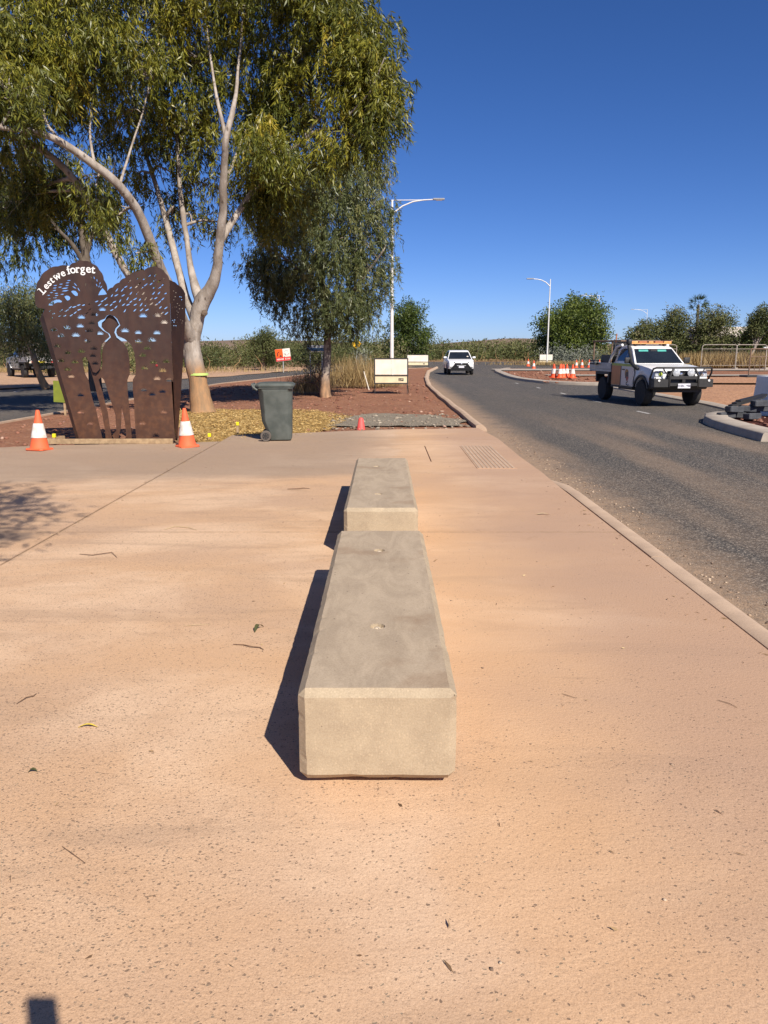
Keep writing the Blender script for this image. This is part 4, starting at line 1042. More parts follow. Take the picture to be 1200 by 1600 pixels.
# soldier plate, set back from its opening
DEP = .06; SC = 1+DEP/13.9
fig = [(505,1397),(503,1300),(492,1200),(480,1120),(466,1050),(456,975),(446,925),(432,860),(416,785),(400,756),(412,752),(430,790),(442,850),(452,884),(470,886),(492,868),(514,842),(522,800),(524,740),(536,682),(562,642),(600,606),(592,582),(560,560),(536,530),(540,500),(566,478),(580,452),(602,438),(628,448),(650,474),(668,514),(640,540),(628,570),(642,608),(690,648),(718,700),(727,780),(722,880),(700,930),(697,1000),(700,1100),(702,1200),(703,1300),(705,1397),(655,1397),(664,1345),(660,1250),(650,1180),(642,1128),(637,1200),(626,1300),(612,1345),(600,1397),(575,1397),(556,1360),(590,1318),(592,1200),(576,1130),(556,1060),(540,980),(524,926),(506,908),(484,926),(492,965),(507,1022),(520,1100),(535,1180),(541,1280),(556,1397)]
X0 = mem.location.x
def cvf(p):
    x, z = cv(p)
    return ((x+X0)*SC-X0, 1.615+(z-1.615)*SC)
fz = [cvf(p) for p in fig]
fz = [(x, max(z, -.02)) for x, z in fz]
fill2d('soldier_silhouette', fz, [], .008, M['corten'], mem, (0, DEP, 0))
# folded side wings
def wing(name, fold, outer, back, wide):
    a0, a1 = cv(fold[0]), cv(fold[1]); w0 = math.hypot((outer[0][0]-fold[0][0])*KX, 0); w1 = math.hypot((outer[1][0]-fold[1][0])*KX, 0)
    w0 *= wide; w1 *= wide
    sgn = 1 if outer[0][0] > fold[0][0] else -1
    mb = MB()
    q = [Vector((a0[0], 0, a0[1])), Vector((a1[0], 0, a1[1])), Vector((a1[0]+sgn*w1, back*w1, cv(outer[1])[1])), Vector((a0[0]+sgn*w0, back*w0, cv(outer[0])[1]))]
    nrm = Vector((0, .006, 0))
    mb.add(q+[v+nrm for v in q], [(0, 1, 2, 3), (7, 6, 5, 4), (0, 4, 5, 1), (1, 5, 6, 2), (2, 6, 7, 3), (3, 7, 4, 0)])
    return mb.build(name, M['corten'], mem)
wing('side_wing', ((108, 425), (301, 1397)), ((58, 468), (262, 1397)), 1.1, 1.0)
# right wing: perforated plate folded forward along the sloping edge
ft, fb = cv((1058, 185)), cv((1036, 1397))
wo = [(0, fb[1]), (0, ft[1]), (.07, ft[1]-.03), (.13, ft[1]-.05), (.19, ft[1]-.10), (.25, ft[1]-.13), (.31, ft[1]-.19), (.345, ft[1]-.25), (.335, ft[1]-.6), (.26, ft[1]*.55), (.15, ft[1]*.25), (.045, fb[1])]
wh = []
for k in range(46):
    u_, z_ = rs.uniform(.04, .29), ft[1]-.17-rs.uniform(0, .62)*(1-.0)
    if u_ > .33-.08*(ft[1]-z_) or ft[1]-z_ < .06+u_*.75+.04: continue
    if all((u_-a)**2+(z_-b)**2 > .034**2 for a, b in [q[0] for q in wh]): wh.append(((u_, z_), [(u_+.014*math.cos(t), z_+.008*math.sin(t)) for t in np.linspace(0, 5.4, 6)]))
rw = fill2d('side_wing', wo, [q[1] for q in wh], .006, M['corten'], mem)
for v in rw.data.vertices:
    u_, th_, z_ = v.co
    f_ = fb[0]+(ft[0]-fb[0])*(z_-fb[1])/(ft[1]-fb[1])
    v.co = (f_+u_*.98+.003, -u_*.84+th_, z_)
rw.data.update()
# white raised lettering along the crown's arc
def glyph(ch, x, z, size, rot):
    cu = bpy.data.curves.new('letter', 'FONT'); cu.body = ch; cu.size = size; cu.extrude = .003; cu.offset = size*.014
    cu.align_x = 'CENTER'; cu.align_y = 'BOTTOM_BASELINE'
    t = bpy.data.objects.new('letter', cu); col.objects.link(t)
    dg = bpy.context.evaluated_depsgraph_get()
    me = bpy.data.meshes.new_from_object(t.evaluated_get(dg)); bpy.data.objects.remove(t)
    me.transform(Matrix.Rotation(math.pi/2, 4, 'X')); me.materials.clear()
    # slab serifs
    sf = {'L': [(-.30, 0, .2, .06), (-.30, .68, .26, .06), (.22, .02, .06, .16)], 't': [(-.02, .0, .2, .06)], 'f': [(-.04, 0, .26, .06)], 'r': [(-.10, 0, .24, .06)],
          'w': [(-.3, .47, .22, .06), (.3, .47, .22, .06)]}.get(ch, [])
    if sf:
        bm = bmesh.new(); bm.from_mesh(me)
        for cx, cz, w, h in sf:
            r_ = bmesh.ops.create_cube(bm, size=1)
            bmesh.ops.scale(bm, verts=r_['verts'], vec=(w*size, .0058, h*size))
            bmesh.ops.translate(bm, verts=r_['verts'], vec=(cx*size*.75, 0, (cz+h/2)*size))
        bm.to_mesh(me); bm.free()
    o = link('letter', me, M['white_paint'], mem)
    o.location = (x, -.010, z); o.rotation_euler = (0, -R(rot), 0)
for ch, x, y, s, rt in (('L', 190, 535, .170, 44), ('e', 243, 465, .165, 40), ('s', 292, 420, .165, 37), ('t', 336, 378, .165, 34), ('w', 418, 328, .170, 27), ('e', 505, 280, .170, 21),
                        ('f', 590, 250, .192, 13), ('o', 652, 236, .192, 8), ('r', 722, 229, .192, 4), ('g', 796, 226, .192, 1), ('e', 882, 228, .192, -3), ('t', 952, 236, .192, -6)):
    u = cv(c6((x, y))); glyph(ch, u[0], u[1], s, rt)
# poppy, stakes, formwork
MB().lathe([(.005, 0), (.018, .003), (.022, .008), (.008, .011)], 10).build('red_poppy', simple('poppy_red', (.28, .02, .02)), mem).matrix_local = Matrix.Translation((cv((930, 818))[0], -.006, cv((930, 818))[1])) @ Matrix.Rotation(R(90), 4, 'X')
def board(label, c, d, rz=0):
    o = MB().box((0, 0, 0), d).build('formwork_board', M['timber'], bevel=(.004, 1, 40)); o.location = c; o.rotation_euler = (0, 0, rz)
    return tag(o, label, 'timber', 'formwork timbers round the memorial base')
board('weathered timber board lying along the front of the memorial base', (-4.9, 13.68, .045), (2.25, .05, .09), .02)
board('short timber stub at the right corner of the memorial base', (-3.62, 14.1, .04), (.05, .9, .08), .3)
board('timber board running back from the left corner of the memorial', (-6.12, 14.0, .03), (.05, .85, .07), -.25)
def peg(label, x, y, h, cap=True):
    r = thing('survey_peg', label, 'peg', (x, y, -.02), group='yellow topped survey pegs')
    MB().box((0, 0, h/2), (.045, .045, h)).build('stake', M['timber'], r)
    if cap: MB().box((0, 0, h+.035), (.06, .06, .075)).build('cap', M['yellow'], r, bevel=(.01, 1, 40))
    return r
peg('yellow capped peg at the left foot of the memorial', -6.0, 13.95, .10)
peg('yellow capped peg at the right foot of the memorial', -3.86, 14.25, .16)
peg('yellow capped peg in the straw left of the bin', -2.97, 15.6, .16)
peg('low peg in the straw right of the memorial cone', -3.3, 14.5, .05)
pl = thing('lime_board', 'lime yellow board half hidden behind the left of the memorial', 'board', (-8.45, 20.2, -.05))
MB().box((.1, 0, .62), (.5, .02, .55), Matrix.Rotation(.06, 3, 'Y')).build('panel', M['lime'], pl)
MB().box((.1, .03, .3), (.05, .04, .7)).build('post', M['timber'], pl)
db = thing('service_pillar', 'small dark green service box behind the right of the memorial', 'box', (-4.13, 14.75, -.03))
MB().add([(-.15, -.12, 0), (.15, -.12, 0), (.15, .12, 0), (-.15, .12, 0), (-.09, -.07, .36), (.08, -.07, .36), (.08, .07, .36), (-.09, .07, .36)], [(3, 2, 1, 0), (4, 5, 6, 7), (0, 1, 5, 4), (1, 2, 6, 5), (2, 3, 7, 6), (3, 0, 4, 7)]).build('body', simple('dark_green', (.03, .05, .04), None, 5, .5), db, bevel=(.01, 1, 30))
MB().box((-.005, 0, .375), (.20, .17, .03)).build('lid', simple('dark_green_lid', (.035, .055, .045), None, 5, .5), db, bevel=(.006, 1, 30))

# ------------------------------------------------------------------ wheelie bin
M['bin'] = simple('bin_plastic', (.062, .072, .062), (.10, .11, .096), 4, .6, bmp=.15, bscale=30)
M['rubber'] = simple('rubber', (.018, .017, .016), (.03, .028, .026), 20, .8)
M['dusty_rubber'] = simple('dusty_rubber', (.13, .105, .085), (.09, .075, .062), 9, .9)
def loft(rings, close=True):
    n = len(rings[0]); mb = MB()
    vs_ = [p for r in rings for p in r]
    fs = [(i*n+k, i*n+(k+1) % n, (i+1)*n+(k+1) % n, (i+1)*n+k) for i in range(len(rings)-1) for k in range(n)]
    fs += [tuple(range(n-1, -1, -1)), tuple(range((len(rings)-1)*n, len(rings)*n))]
    return mb.add(vs_, fs)
def oct_ring(x0, x1, hy, c, z): return [(x0+c, -hy, z), (x1-c, -hy, z), (x1, -hy+c, z), (x1, hy-c, z), (x1-c, hy, z), (x0+c, hy, z), (x0, hy-c, z), (x0, -hy+c, z)]
bn = thing('wheelie_bin', 'dark green wheelie bin standing at the edge of the path', 'bin', (-1.98, 14.3, 0), R(4))
loft([oct_ring(-.16, .26, .20, .05, .02), oct_ring(-.18, .27, .215, .06, .15), oct_ring(-.27, .275, .24, .07, .36), oct_ring(-.315, .29, .27, .09, .90), oct_ring(-.325, .30, .28, .06, .965)]).build('body', M['bin'], bn, bevel=(.012, 2, 25), smooth=45)
loft([oct_ring(-.345, .315, .295, .05, .955), oct_ring(-.345, .315, .295, .05, .985)]).build('rim', M['bin'], bn, bevel=(.006, 1, 30))
loft([oct_ring(-.36, .335, .31, .06, .99), oct_ring(-.36, .34, .312, .06, 1.025), oct_ring(-.33, .30, .28, .08, 1.055), oct_ring(-.22, .2, .2, .08, 1.068)]).build('lid', M['bin'], bn, bevel=(.008, 2, 20), smooth=45)
MB().tube([(-.33, -.26, .93), (-.40, -.26, .98), (-.425, -.24, 1.03), (-.425, .24, 1.03), (-.40, .26, .98), (-.33, .26, .93)], .018, 8).build('handle', M['bin'], bn, smooth=50)
for s in (-1, 1): MB().box((-.385, s*.2, .985), (.07, .05, .1)).build('hinge', M['bin'], bn, bevel=(.012, 2, 30))
MB().tube([(-.20, -.27, .10), (-.20, .27, .10)], .014, 8).build('axle', M['rubber'], bn)
def ring_y(mb, prof, c, n=24):
    vs_, fs = [], []
    for r, yy in prof:
        for k in range(n):
            a = 2*math.pi*k/n; vs_.append((c[0]+r*math.cos(a), c[1]+yy, c[2]+r*math.sin(a)))
    for i in range(len(prof)-1):
        for k in range(n): fs.append((i*n+k, i*n+(k+1) % n, (i+1)*n+(k+1) % n, (i+1)*n+k))
    fs += [tuple(range(n-1, -1, -1)), tuple(range((len(prof)-1)*n, len(prof)*n))]
    return mb.add(vs_, fs)
for s in (-1, 1):
    w = ring_y(MB(), [(.07, -.028), (.092, -.03), (.10, -.018), (.10, .018), (.092, .03), (.07, .028)], (-.20, s*.255, .10)).build('wheel', M['dusty_rubber'], bn, smooth=40)
    h = ring_y(MB(), [(.018, -.034), (.062, -.031), (.062, .031), (.018, .034)], (-.20, s*.255, .10)).build('hub', M['rubber'], w, smooth=40)
    for k in range(6):
        a = k*math.pi/3
        MB().box((-.20+.042*math.cos(a), s*.290, .10+.042*math.sin(a)), (.03, .006, .010), Matrix.Rotation(-a, 3, 'Y')).build('spoke', M['dusty_rubber'], w)

# ------------------------------------------------------------------ traffic cones
M['cone'] = simple('cone_orange', (.86, .105, .022), (.78, .085, .02), 7, .55)
M['cone_old'] = simple('cone_faded', (.80, .13, .04), (.70, .12, .045), 7, .7)
M['cone_pink'] = simple('cone_pink', (.82, .10, .085), (.74, .09, .07), 7, .6)
M['sleeve'] = simple('cone_sleeve', (.78, .74, .68), (.58, .50, .42), 9, .6)
def cone_proto(body):
    r = bpy.data.objects.new('traffic_cone', None); col.objects.link(r); r.empty_display_size = .2
    loft([[(a*.17, b*.17, 0) for a, b in ((-.8, -1), (.8, -1), (1, -.8), (1, .8), (.8, 1), (-.8, 1), (-1, .8), (-1, -.8))], [(a*.165, b*.165, .032) for a, b in ((-.8, -1), (.8, -1), (1, -.8), (1, .8), (.8, 1), (-.8, 1), (-1, .8), (-1, -.8))]]).build('base', body, r, bevel=(.006, 1, 30))
    MB().lathe([(.165, .03), (.150, .045), (.128, .16), (.056, .52), (.030, .655), (.024, .665), (.016, .655), (.016, .60)], 22).build('body', body, r, smooth=40)
    MB().lathe([(.124, .205), (.126, .208), (.0795, .44), (.0775, .443)], 22).build('sleeve', M['sleeve'], r, smooth=40)
    return r
cones = []
pr_o, pr_f = cone_proto(M['cone']), cone_proto(M['cone_old'])
CONES = [(pr_f, -5.78, 12.83, 0, 'faded traffic cone at the left end of the memorial', 'cones by the memorial', 1.0, 3), (pr_f, -3.41, 13.27, 0, 'faded traffic cone at the right end of the memorial', 'cones by the memorial', 1.0, -2)]
row = 'traffic cones on and around the right island'
cl = [(9.72, 44.6, 'leftmost front cone of the bunched cones on the island'), (9.98, 44.2, 'second front cone of the bunched cones on the island'), (10.25, 44.6, 'middle cone of the bunched cones on the island'), (10.52, 44.9, 'fourth cone of the bunched cones on the island'), (10.70, 44.25, 'rightmost cone of the bunched cones on the island'), (9.95, 45.8, 'back left cone of the bunched cones'), (10.45, 46.0, 'back right cone of the bunched cones')]
CONES += [(pr_o, x, y, .06, l, row, 1.15, 0) for x, y, l in cl]
CONES += [(pr_o, 15.3, 83, -.1, 'lone far cone nearest the oncoming white car', row, 1.15, 0), (pr_o, 13.7, 71.5, -.1, 'cone by the pale footpath left of the bunch', row, 1.15, 0), (pr_o, 18.7, 76, -.1, 'first cone of the spaced row right of the bunch', row, 1.15, 0), (pr_o, 19.5, 77, -.1, 'second cone of the spaced row right of the bunch', row, 1.15, 0),
          (pr_o, 20.2, 77, -.1, 'third cone of the spaced row right of the bunch', row, 1.15, 0), (pr_o, 21.2, 77, -.1, 'cone of the spaced row nearest the ute tray', row, 1.15, 0)]
cone_px = None
seen = set()
for pr_, x, y, z, l, gname, sc_, tilt in CONES:
    o = pr_ if pr_ not in seen else copy_tree(pr_)
    seen.add(pr_)
    o.location = (x, y, z); o.scale = (sc_,)*3; o.rotation_euler = (0, R(tilt), random.uniform(0, 1.5))
    tag(o, l, 'cone', gname)
sc_small = thing('traffic_cone', 'small pinkish red cone in the rubble behind the benches', 'cone', (-.5, 16.7, -.1))
MB().lathe([(.105, 0), (.095, .03), (.055, .27), (.038, .30), (.02, .305)], 18).build('body', M['cone_pink'], sc_small, smooth=40)
MB().box((0, 0, .01), (.23, .23, .025)).build('base', M['cone_pink'], sc_small, bevel=(.006, 1, 30))
# ------------------------------------------------------------------ signs
M['black'] = simple('black_metal', (.022, .021, .02), (.03, .028, .026), 9, .55)
M['sign_white'] = simple('sign_white', (.80, .74, .63), (.72, .64, .52), 2.5, .6)
M['sign_cream'] = simple('sign_cream', (.74, .62, .40), (.66, .54, .34), 3, .6)
M['sign_yellow'] = simple('sign_yellow', (.85, .48, .01), (.80, .44, .01), 5, .45)
M['sign_orange'] = simple('sign_orange', (.85, .11, .01), (.80, .10, .01), 5, .45)
M['sign_red'] = simple('sign_red', (.70, .035, .03), (.62, .03, .03), 5, .45)
M['galv'] = simple('galvanised', (.50, .50, .48), (.42, .42, .41), 6, .45, metal=.4)
M['pole_white'] = simple('pole_white', (.74, .72, .67), (.66, .64, .60), 3, .5)
M['sign_blue'] = simple('sign_blue', (.03, .09, .20), (.04, .11, .22), 5, .45)
M['sign_grey'] = simple('sign_grey', (.55, .56, .56), (.48, .49, .50), 5, .45)
def a_frame(label, x, y, z, w, h, leg, split=True, logo=True, rz=0, group='blank multi message sign boards', back=None):
    r = thing('sign_board', label, 'sign', (x, y, z), rz, group)
    z0 = leg
    up = h*.66
    mw = .045
    f = MB()
    for sx in (-1, 1): f.box((sx*(w/2-mw/2), 0, z0+h/2), (mw, .05, h))
    for zz in (z0+mw/2, z0+h-up-.02, z0+h-mw/2): f.box((0, 0, zz), (w-2*mw, .046, mw))
    f.build('frame', M['black'], r)
    if split:
        for sx in (-1, 1):
            MB().box((sx*(w/4-mw/2+.002), -.012-.004*(sx > 0), z0+h-up/2-.012), ((w-2*mw)/2-.004, .01, up-mw-.03)).build('panel', M['sign_white'], r)
    else: MB().box((0, -.012, z0+h-up/2-.012), (w-2*mw, .01, up-mw-.03)).build('panel', M['sign_white'], r)
    lp = MB().box((0, -.012, z0+(h-up)/2+.01), (w-2*mw, .01, h-up-mw-.03)).build('panel', M['sign_cream'], r)
    if logo:
        # small dark logo plate with pale marks
        MB().box((w*.29, -.019, z0+(h-up)*.5), (.20, .004, .11)).build('logo_plate', M['black'], lp)
        mk_ = MB()
        for dx, dz, ww, hh in ((-.06, .018, .03, .012), (-.07, -.02, .02, .03), (-.035, -.02, .016, .03), (0, 0, .014, .07), (.03, .01, .014, .05), (.052, -.012, .03, .014), (.07, .02, .014, .04)):
            mk_.box((w*.29+dx, -.0225, z0+(h-up)*.5+dz), (ww, .003, hh))
        mk_.build('logo_mark', M['sign_cream'], lp)
    for sx in (-1, 1):
        for sy in (-1, 1):
            MB().tube([(sx*(w/2-.04), 0, z0+.03), (sx*(w/2-.04+.04*(1+sy)), sy*.28, 0)], .013, 6).build('leg', M['black'], r)
    return r
a_frame('large blank white sign board on black legs on the red median', .28, 30.6, -.05, 1.34, 1.0, .37)
a_frame('small blank white sign board beyond the median tip', 3.3, 76.5, -.1, 2.1, 1.05, .2, False, True)
a_frame('small blank white sign board below the slim lamp pole', 17.8, 86, -.1, 1.5, 1.0, .25, False, False)
# orange and white road work sign, leaning
r = thing('road_work_sign', 'orange and white road work sign tilted on the far side of the side road', 'sign', (-7.55, 58.6, -.05))
MB().box((0, .05, .8), (.06, .05, 1.6)).build('post', M['galv'], r)
tl = Matrix.Rotation(R(-6), 3, 'Y')
def tb(c, d): return MB().box(tl @ Vector(c) + Vector((0, 0, 1.3)), d, tl)
pa = tb((0, 0, 0), (1.12, .02, .90)).build('backing', M['galv'], r)
tb((-.28, -.016, .14), (.55, .012, .60)).build('orange_panel', M['sign_orange'], r)
tb((.28, -.016, .14), (.55, .012, .60)).build('white_panel', M['sign_white'], r)
rp = tb((0, -.016, -.30), (1.11, .012, .26)).build('red_panel', M['sign_red'], r)
MB().tube([tl @ Vector((-.42, -.026, -.05)) + Vector((0, 0, 1.3)), tl @ Vector((-.38, -.026, .16)) + Vector((0, 0, 1.3)), tl @ Vector((-.28, -.026, .26)) + Vector((0, 0, 1.3))], .035, 6).build('black_figure', M['black'], r)
MB().add([tl @ Vector(q) + Vector((0, 0, 1.3)) for q in ((-.30, -.026, -.12), (-.06, -.026, -.12), (-.16, -.026, .03))], [(0, 1, 2)]).build('black_heap', M['black'], r)
MB().tube([tl @ Vector((.28+.17*math.cos(a), -.026, .14+.17*math.sin(a))) + Vector((0, 0, 1.3)) for a in np.linspace(.7, 5.6, 12)], .025, 6).build('grey_arc', M['sign_grey'], r)
for k in range(11):
    if k == 6: continue
    tb((-.46+.09*k, -.026, -.30), (.05, .008, .12 if k % 3 else .09)).build('letter_stroke', M['sign_white'], rp)
# yellow diamond
r = thing('warning_sign', 'yellow diamond warning sign with black merging arrow above the dry grass', 'sign', (-1.40, 40.0, -.1))
MB().tube([(0, .04, 0), (0, .04, 2.1)], .03, 8).build('post', M['galv'], r)
def dia(s, y): return [(0, y, 2.02-s), (s, y, 2.02), (0, y, 2.02+s), (-s, y, 2.02)]
def slabq(q, t): return MB().add(q+[(a, b+t, c) for a, b, c in q], [(0, 1, 2, 3), (7, 6, 5, 4), (0, 4, 5, 1), (1, 5, 6, 2), (2, 6, 7, 3), (3, 7, 4, 0)])
slabq(dia(.29, 0), .01).build('black_border', M['black'], r)
slabq(dia(.265, -.006), .005).build('yellow_face', M['sign_yellow'], r)
ar = MB()
ar.plate_y([(-.045, 1.86), (-.02, 1.86), (0, 1.98), (.02, 1.86), (.045, 1.86), (.03, 2.06), (.055, 2.06), (0, 2.16), (-.055, 2.06), (-.03, 2.06)], -.012, .005)
ar.build('black_arrow', M['black'], r)
# blue and white sign behind the weeping gum
r = thing('information_sign', 'blue and white banded sign partly behind the weeping gum trunk', 'sign', (-2.92, 33.6, -.05))
for sx in (-.25, .25): MB().tube([(sx, .04, 0), (sx, .04, 1.6)], .025, 6).build('post', M['galv'], r)
MB().box((0, 0, 1.82), (.76, .015, .12)).build('white_band', M['sign_grey'], r)
MB().box((0, 0, 1.70), (.76, .015, .13)).build('blue_band', M['sign_blue'], r)
MB().box((0, 0, 1.61), (.76, .015, .05)).build('pale_band', M['sign_cream'], r)
# leaning white marker stick
MB_ = MB().tube([(0, 0, 0), (-.22, 0, .78)], .022, 6).build('marker_stick', M['sign_white']); MB_.location = (-.63, 32.8, -.03)
tag(MB_, 'leaning white stick between the dry grass and the blank sign board', 'stick')
o = MB().box((0, 0, .45), (.10, .03, .9)).build('guide_post', M['sign_white']); o.location = (9.6, 112, -.1)
tag(o, 'white guide post behind the oncoming white car', 'post')

# ------------------------------------------------------------------ street lamps
def lamp(label, x, y, h, arm, sgn, brace=True, base_r=.10, s=1.0, z=-.05, stay=True):
    r = thing('street_lamp', label, 'street lamp', (x, y, z), group='street lamps along the road')
    MB().tube([(0, 0, 0), (0, 0, h*.35), (0, 0, h)], [base_r, base_r*.8, base_r*.5], 12).build('pole', M['pole_white'], r, smooth=50)
    MB().box((0, 0, .02), (.4*s, .4*s, .04)).build('base_plate', M['galv'], r, bevel=(.01, 1, 40))
    MB().tube([(0, 0, h-.75), (sgn*.25*arm, 0, h-.33), (sgn*.5*arm, 0, h-.10), (sgn*.75*arm, 0, h-.01), (sgn*arm, 0, h+.02)], [.045*s, .04*s, .038*s, .035*s, .033*s], 8).build('curved_arm', M['pole_white'], r, smooth=60)
    if stay: MB().tube([(-sgn*.06, 0, h-.02), (sgn*arm*.72, 0, h-.005)], .022*s, 6).build('stay_rod', M['pole_white'], r)
    hd = MB()
    hd.prism_x([(-.10, -.04), (.10, -.04), (.12, .02), (.06, .06), (-.06, .06), (-.12, .02)], .32)
    o = hd.build('lamp_head', M['galv'], r, bevel=(.015, 2, 30), smooth=40); o.location = (sgn*(arm+.28), 0, h+.03); o.scale = (s, s, s)
    g_ = MB().box((sgn*(arm+.30), 0, h-.02), (.34*s, .16*s, .02)).build('lens', M['sign_white'], r)
    return r
l1 = lamp('white street lamp rising behind the blank white sign board', .46, 46, 9.95, 2.35, 1, base_r=.125)
lamp('slim street lamp in front of the dome shaped tree', 17.9, 86, 9.1, 1.9, -1, base_r=.10, s=1.2, stay=False)
lamp('far street lamp half hidden behind the dome shaped tree', 34.6, 128, 10.2, 2.6, -1, base_r=.1, s=1.3)
lamp('distant lone street lamp above the ute', 46.5, 140, 8.6, 2.4, -1, base_r=.07, s=.8)

# ------------------------------------------------------------------ vehicles
M['car_white'] = simple('car_white', (.80, .79, .77), (.77, .76, .73), 2, .25, spec=.6)
M['car_silver'] = simple('car_silver', (.48, .49, .50), (.44, .45, .46), 2, .3, metal=.5)
M['glass'] = simple('car_glass', (.012, .015, .019), (.016, .02, .025), 2, .06, spec=.8)
M['trim'] = simple('car_trim', (.02, .02, .021), (.03, .029, .028), 12, .55)
M['chrome'] = simple('chrome', (.75, .75, .74), (.65, .65, .64), 5, .15, metal=.9)
M['headlight'] = simple('headlight', (.55, .57, .58), (.30, .31, .32), 30, .12, spec=.8)
M['amber'] = simple('amber_lens', (.72, .36, .11), (.60, .27, .07), 9, .3)
M['rusty_tube'] = simple('rusty_tube', (.22, .14, .09), (.14, .09, .06), 9, .8)
M['orange_wrap'] = simple('orange_wrap', (.62, .22, .06), (.54, .19, .05), 4, .4)
M['hivis'] = simple('hivis_tape', (.42, .50, .04), (.36, .44, .05), 5, .4)
M['teal'] = simple('teal_strip', (.10, .42, .35), (.08, .36, .30), 5, .4)
M['emb_dark'] = simple('emblem_dark', (.05, .03, .03), None, 9, .4)
M['emb_red'] = simple('emblem_red', (.42, .06, .035), None, 9, .4)
M['emb_gold'] = simple('emblem_gold', (.45, .21, .03), None, 9, .4)
M['plate'] = simple('plate_white', (.76, .75, .78), (.70, .69, .72), 8, .4)
M['plate_blue'] = simple('plate_text', (.05, .05, .10), None, 8, .4)
M['rust_orange'] = simple('rack_orange', (.46, .15, .05), (.36, .12, .05), 7, .6)

def wheel(parent, x, y, r, w, side):
    t = MB().lathe([(r*.62, -w/2), (r*.93, -w/2), (r, -w*.32), (r, w*.32), (r*.93, w/2), (r*.62, w/2)], 28, (0, 0, 0), 'x').build('wheel', M['rubber'], parent, smooth=35)
    t.location = (x, y, r)
    MB().lathe([(r*.10, -w*.40), (r*.35, -w*.30), (r*.62, -w*.44), (r*.62, w*.44), (r*.35, w*.30), (r*.10, w*.40)], 20, (0, 0, 0), 'x').build('rim', M['galv'] if side else M['trim'], t, smooth=35)
    return t
def arch(cy, cz, r, z0, n=9):
    """points over a wheel from rear (y larger) to front"""
    a0 = math.asin((z0-cz)/r)
    return [(cy+r*math.cos(a), cz+r*math.sin(a)) for a in np.linspace(a0, math.pi-a0, n)]
def plate_text(parent, txt, y, z, size):
    cu = bpy.data.curves.new('plate_text', 'FONT'); cu.body = txt; cu.size = size; cu.extrude = .001; cu.align_x = 'CENTER'; cu.align_y = 'CENTER'; cu.offset = .001
    t = bpy.data.objects.new('plate_text', cu); col.objects.link(t)
    me = bpy.data.meshes.new_from_object(t.evaluated_get(bpy.context.evaluated_depsgraph_get())); bpy.data.objects.remove(t)
    me.transform(Matrix.Rotation(math.pi/2, 4, 'X')); me.materials.clear()
    o = link('plate_text', me, M['plate_blue'], parent); o.location = (0, y, z)
    return o

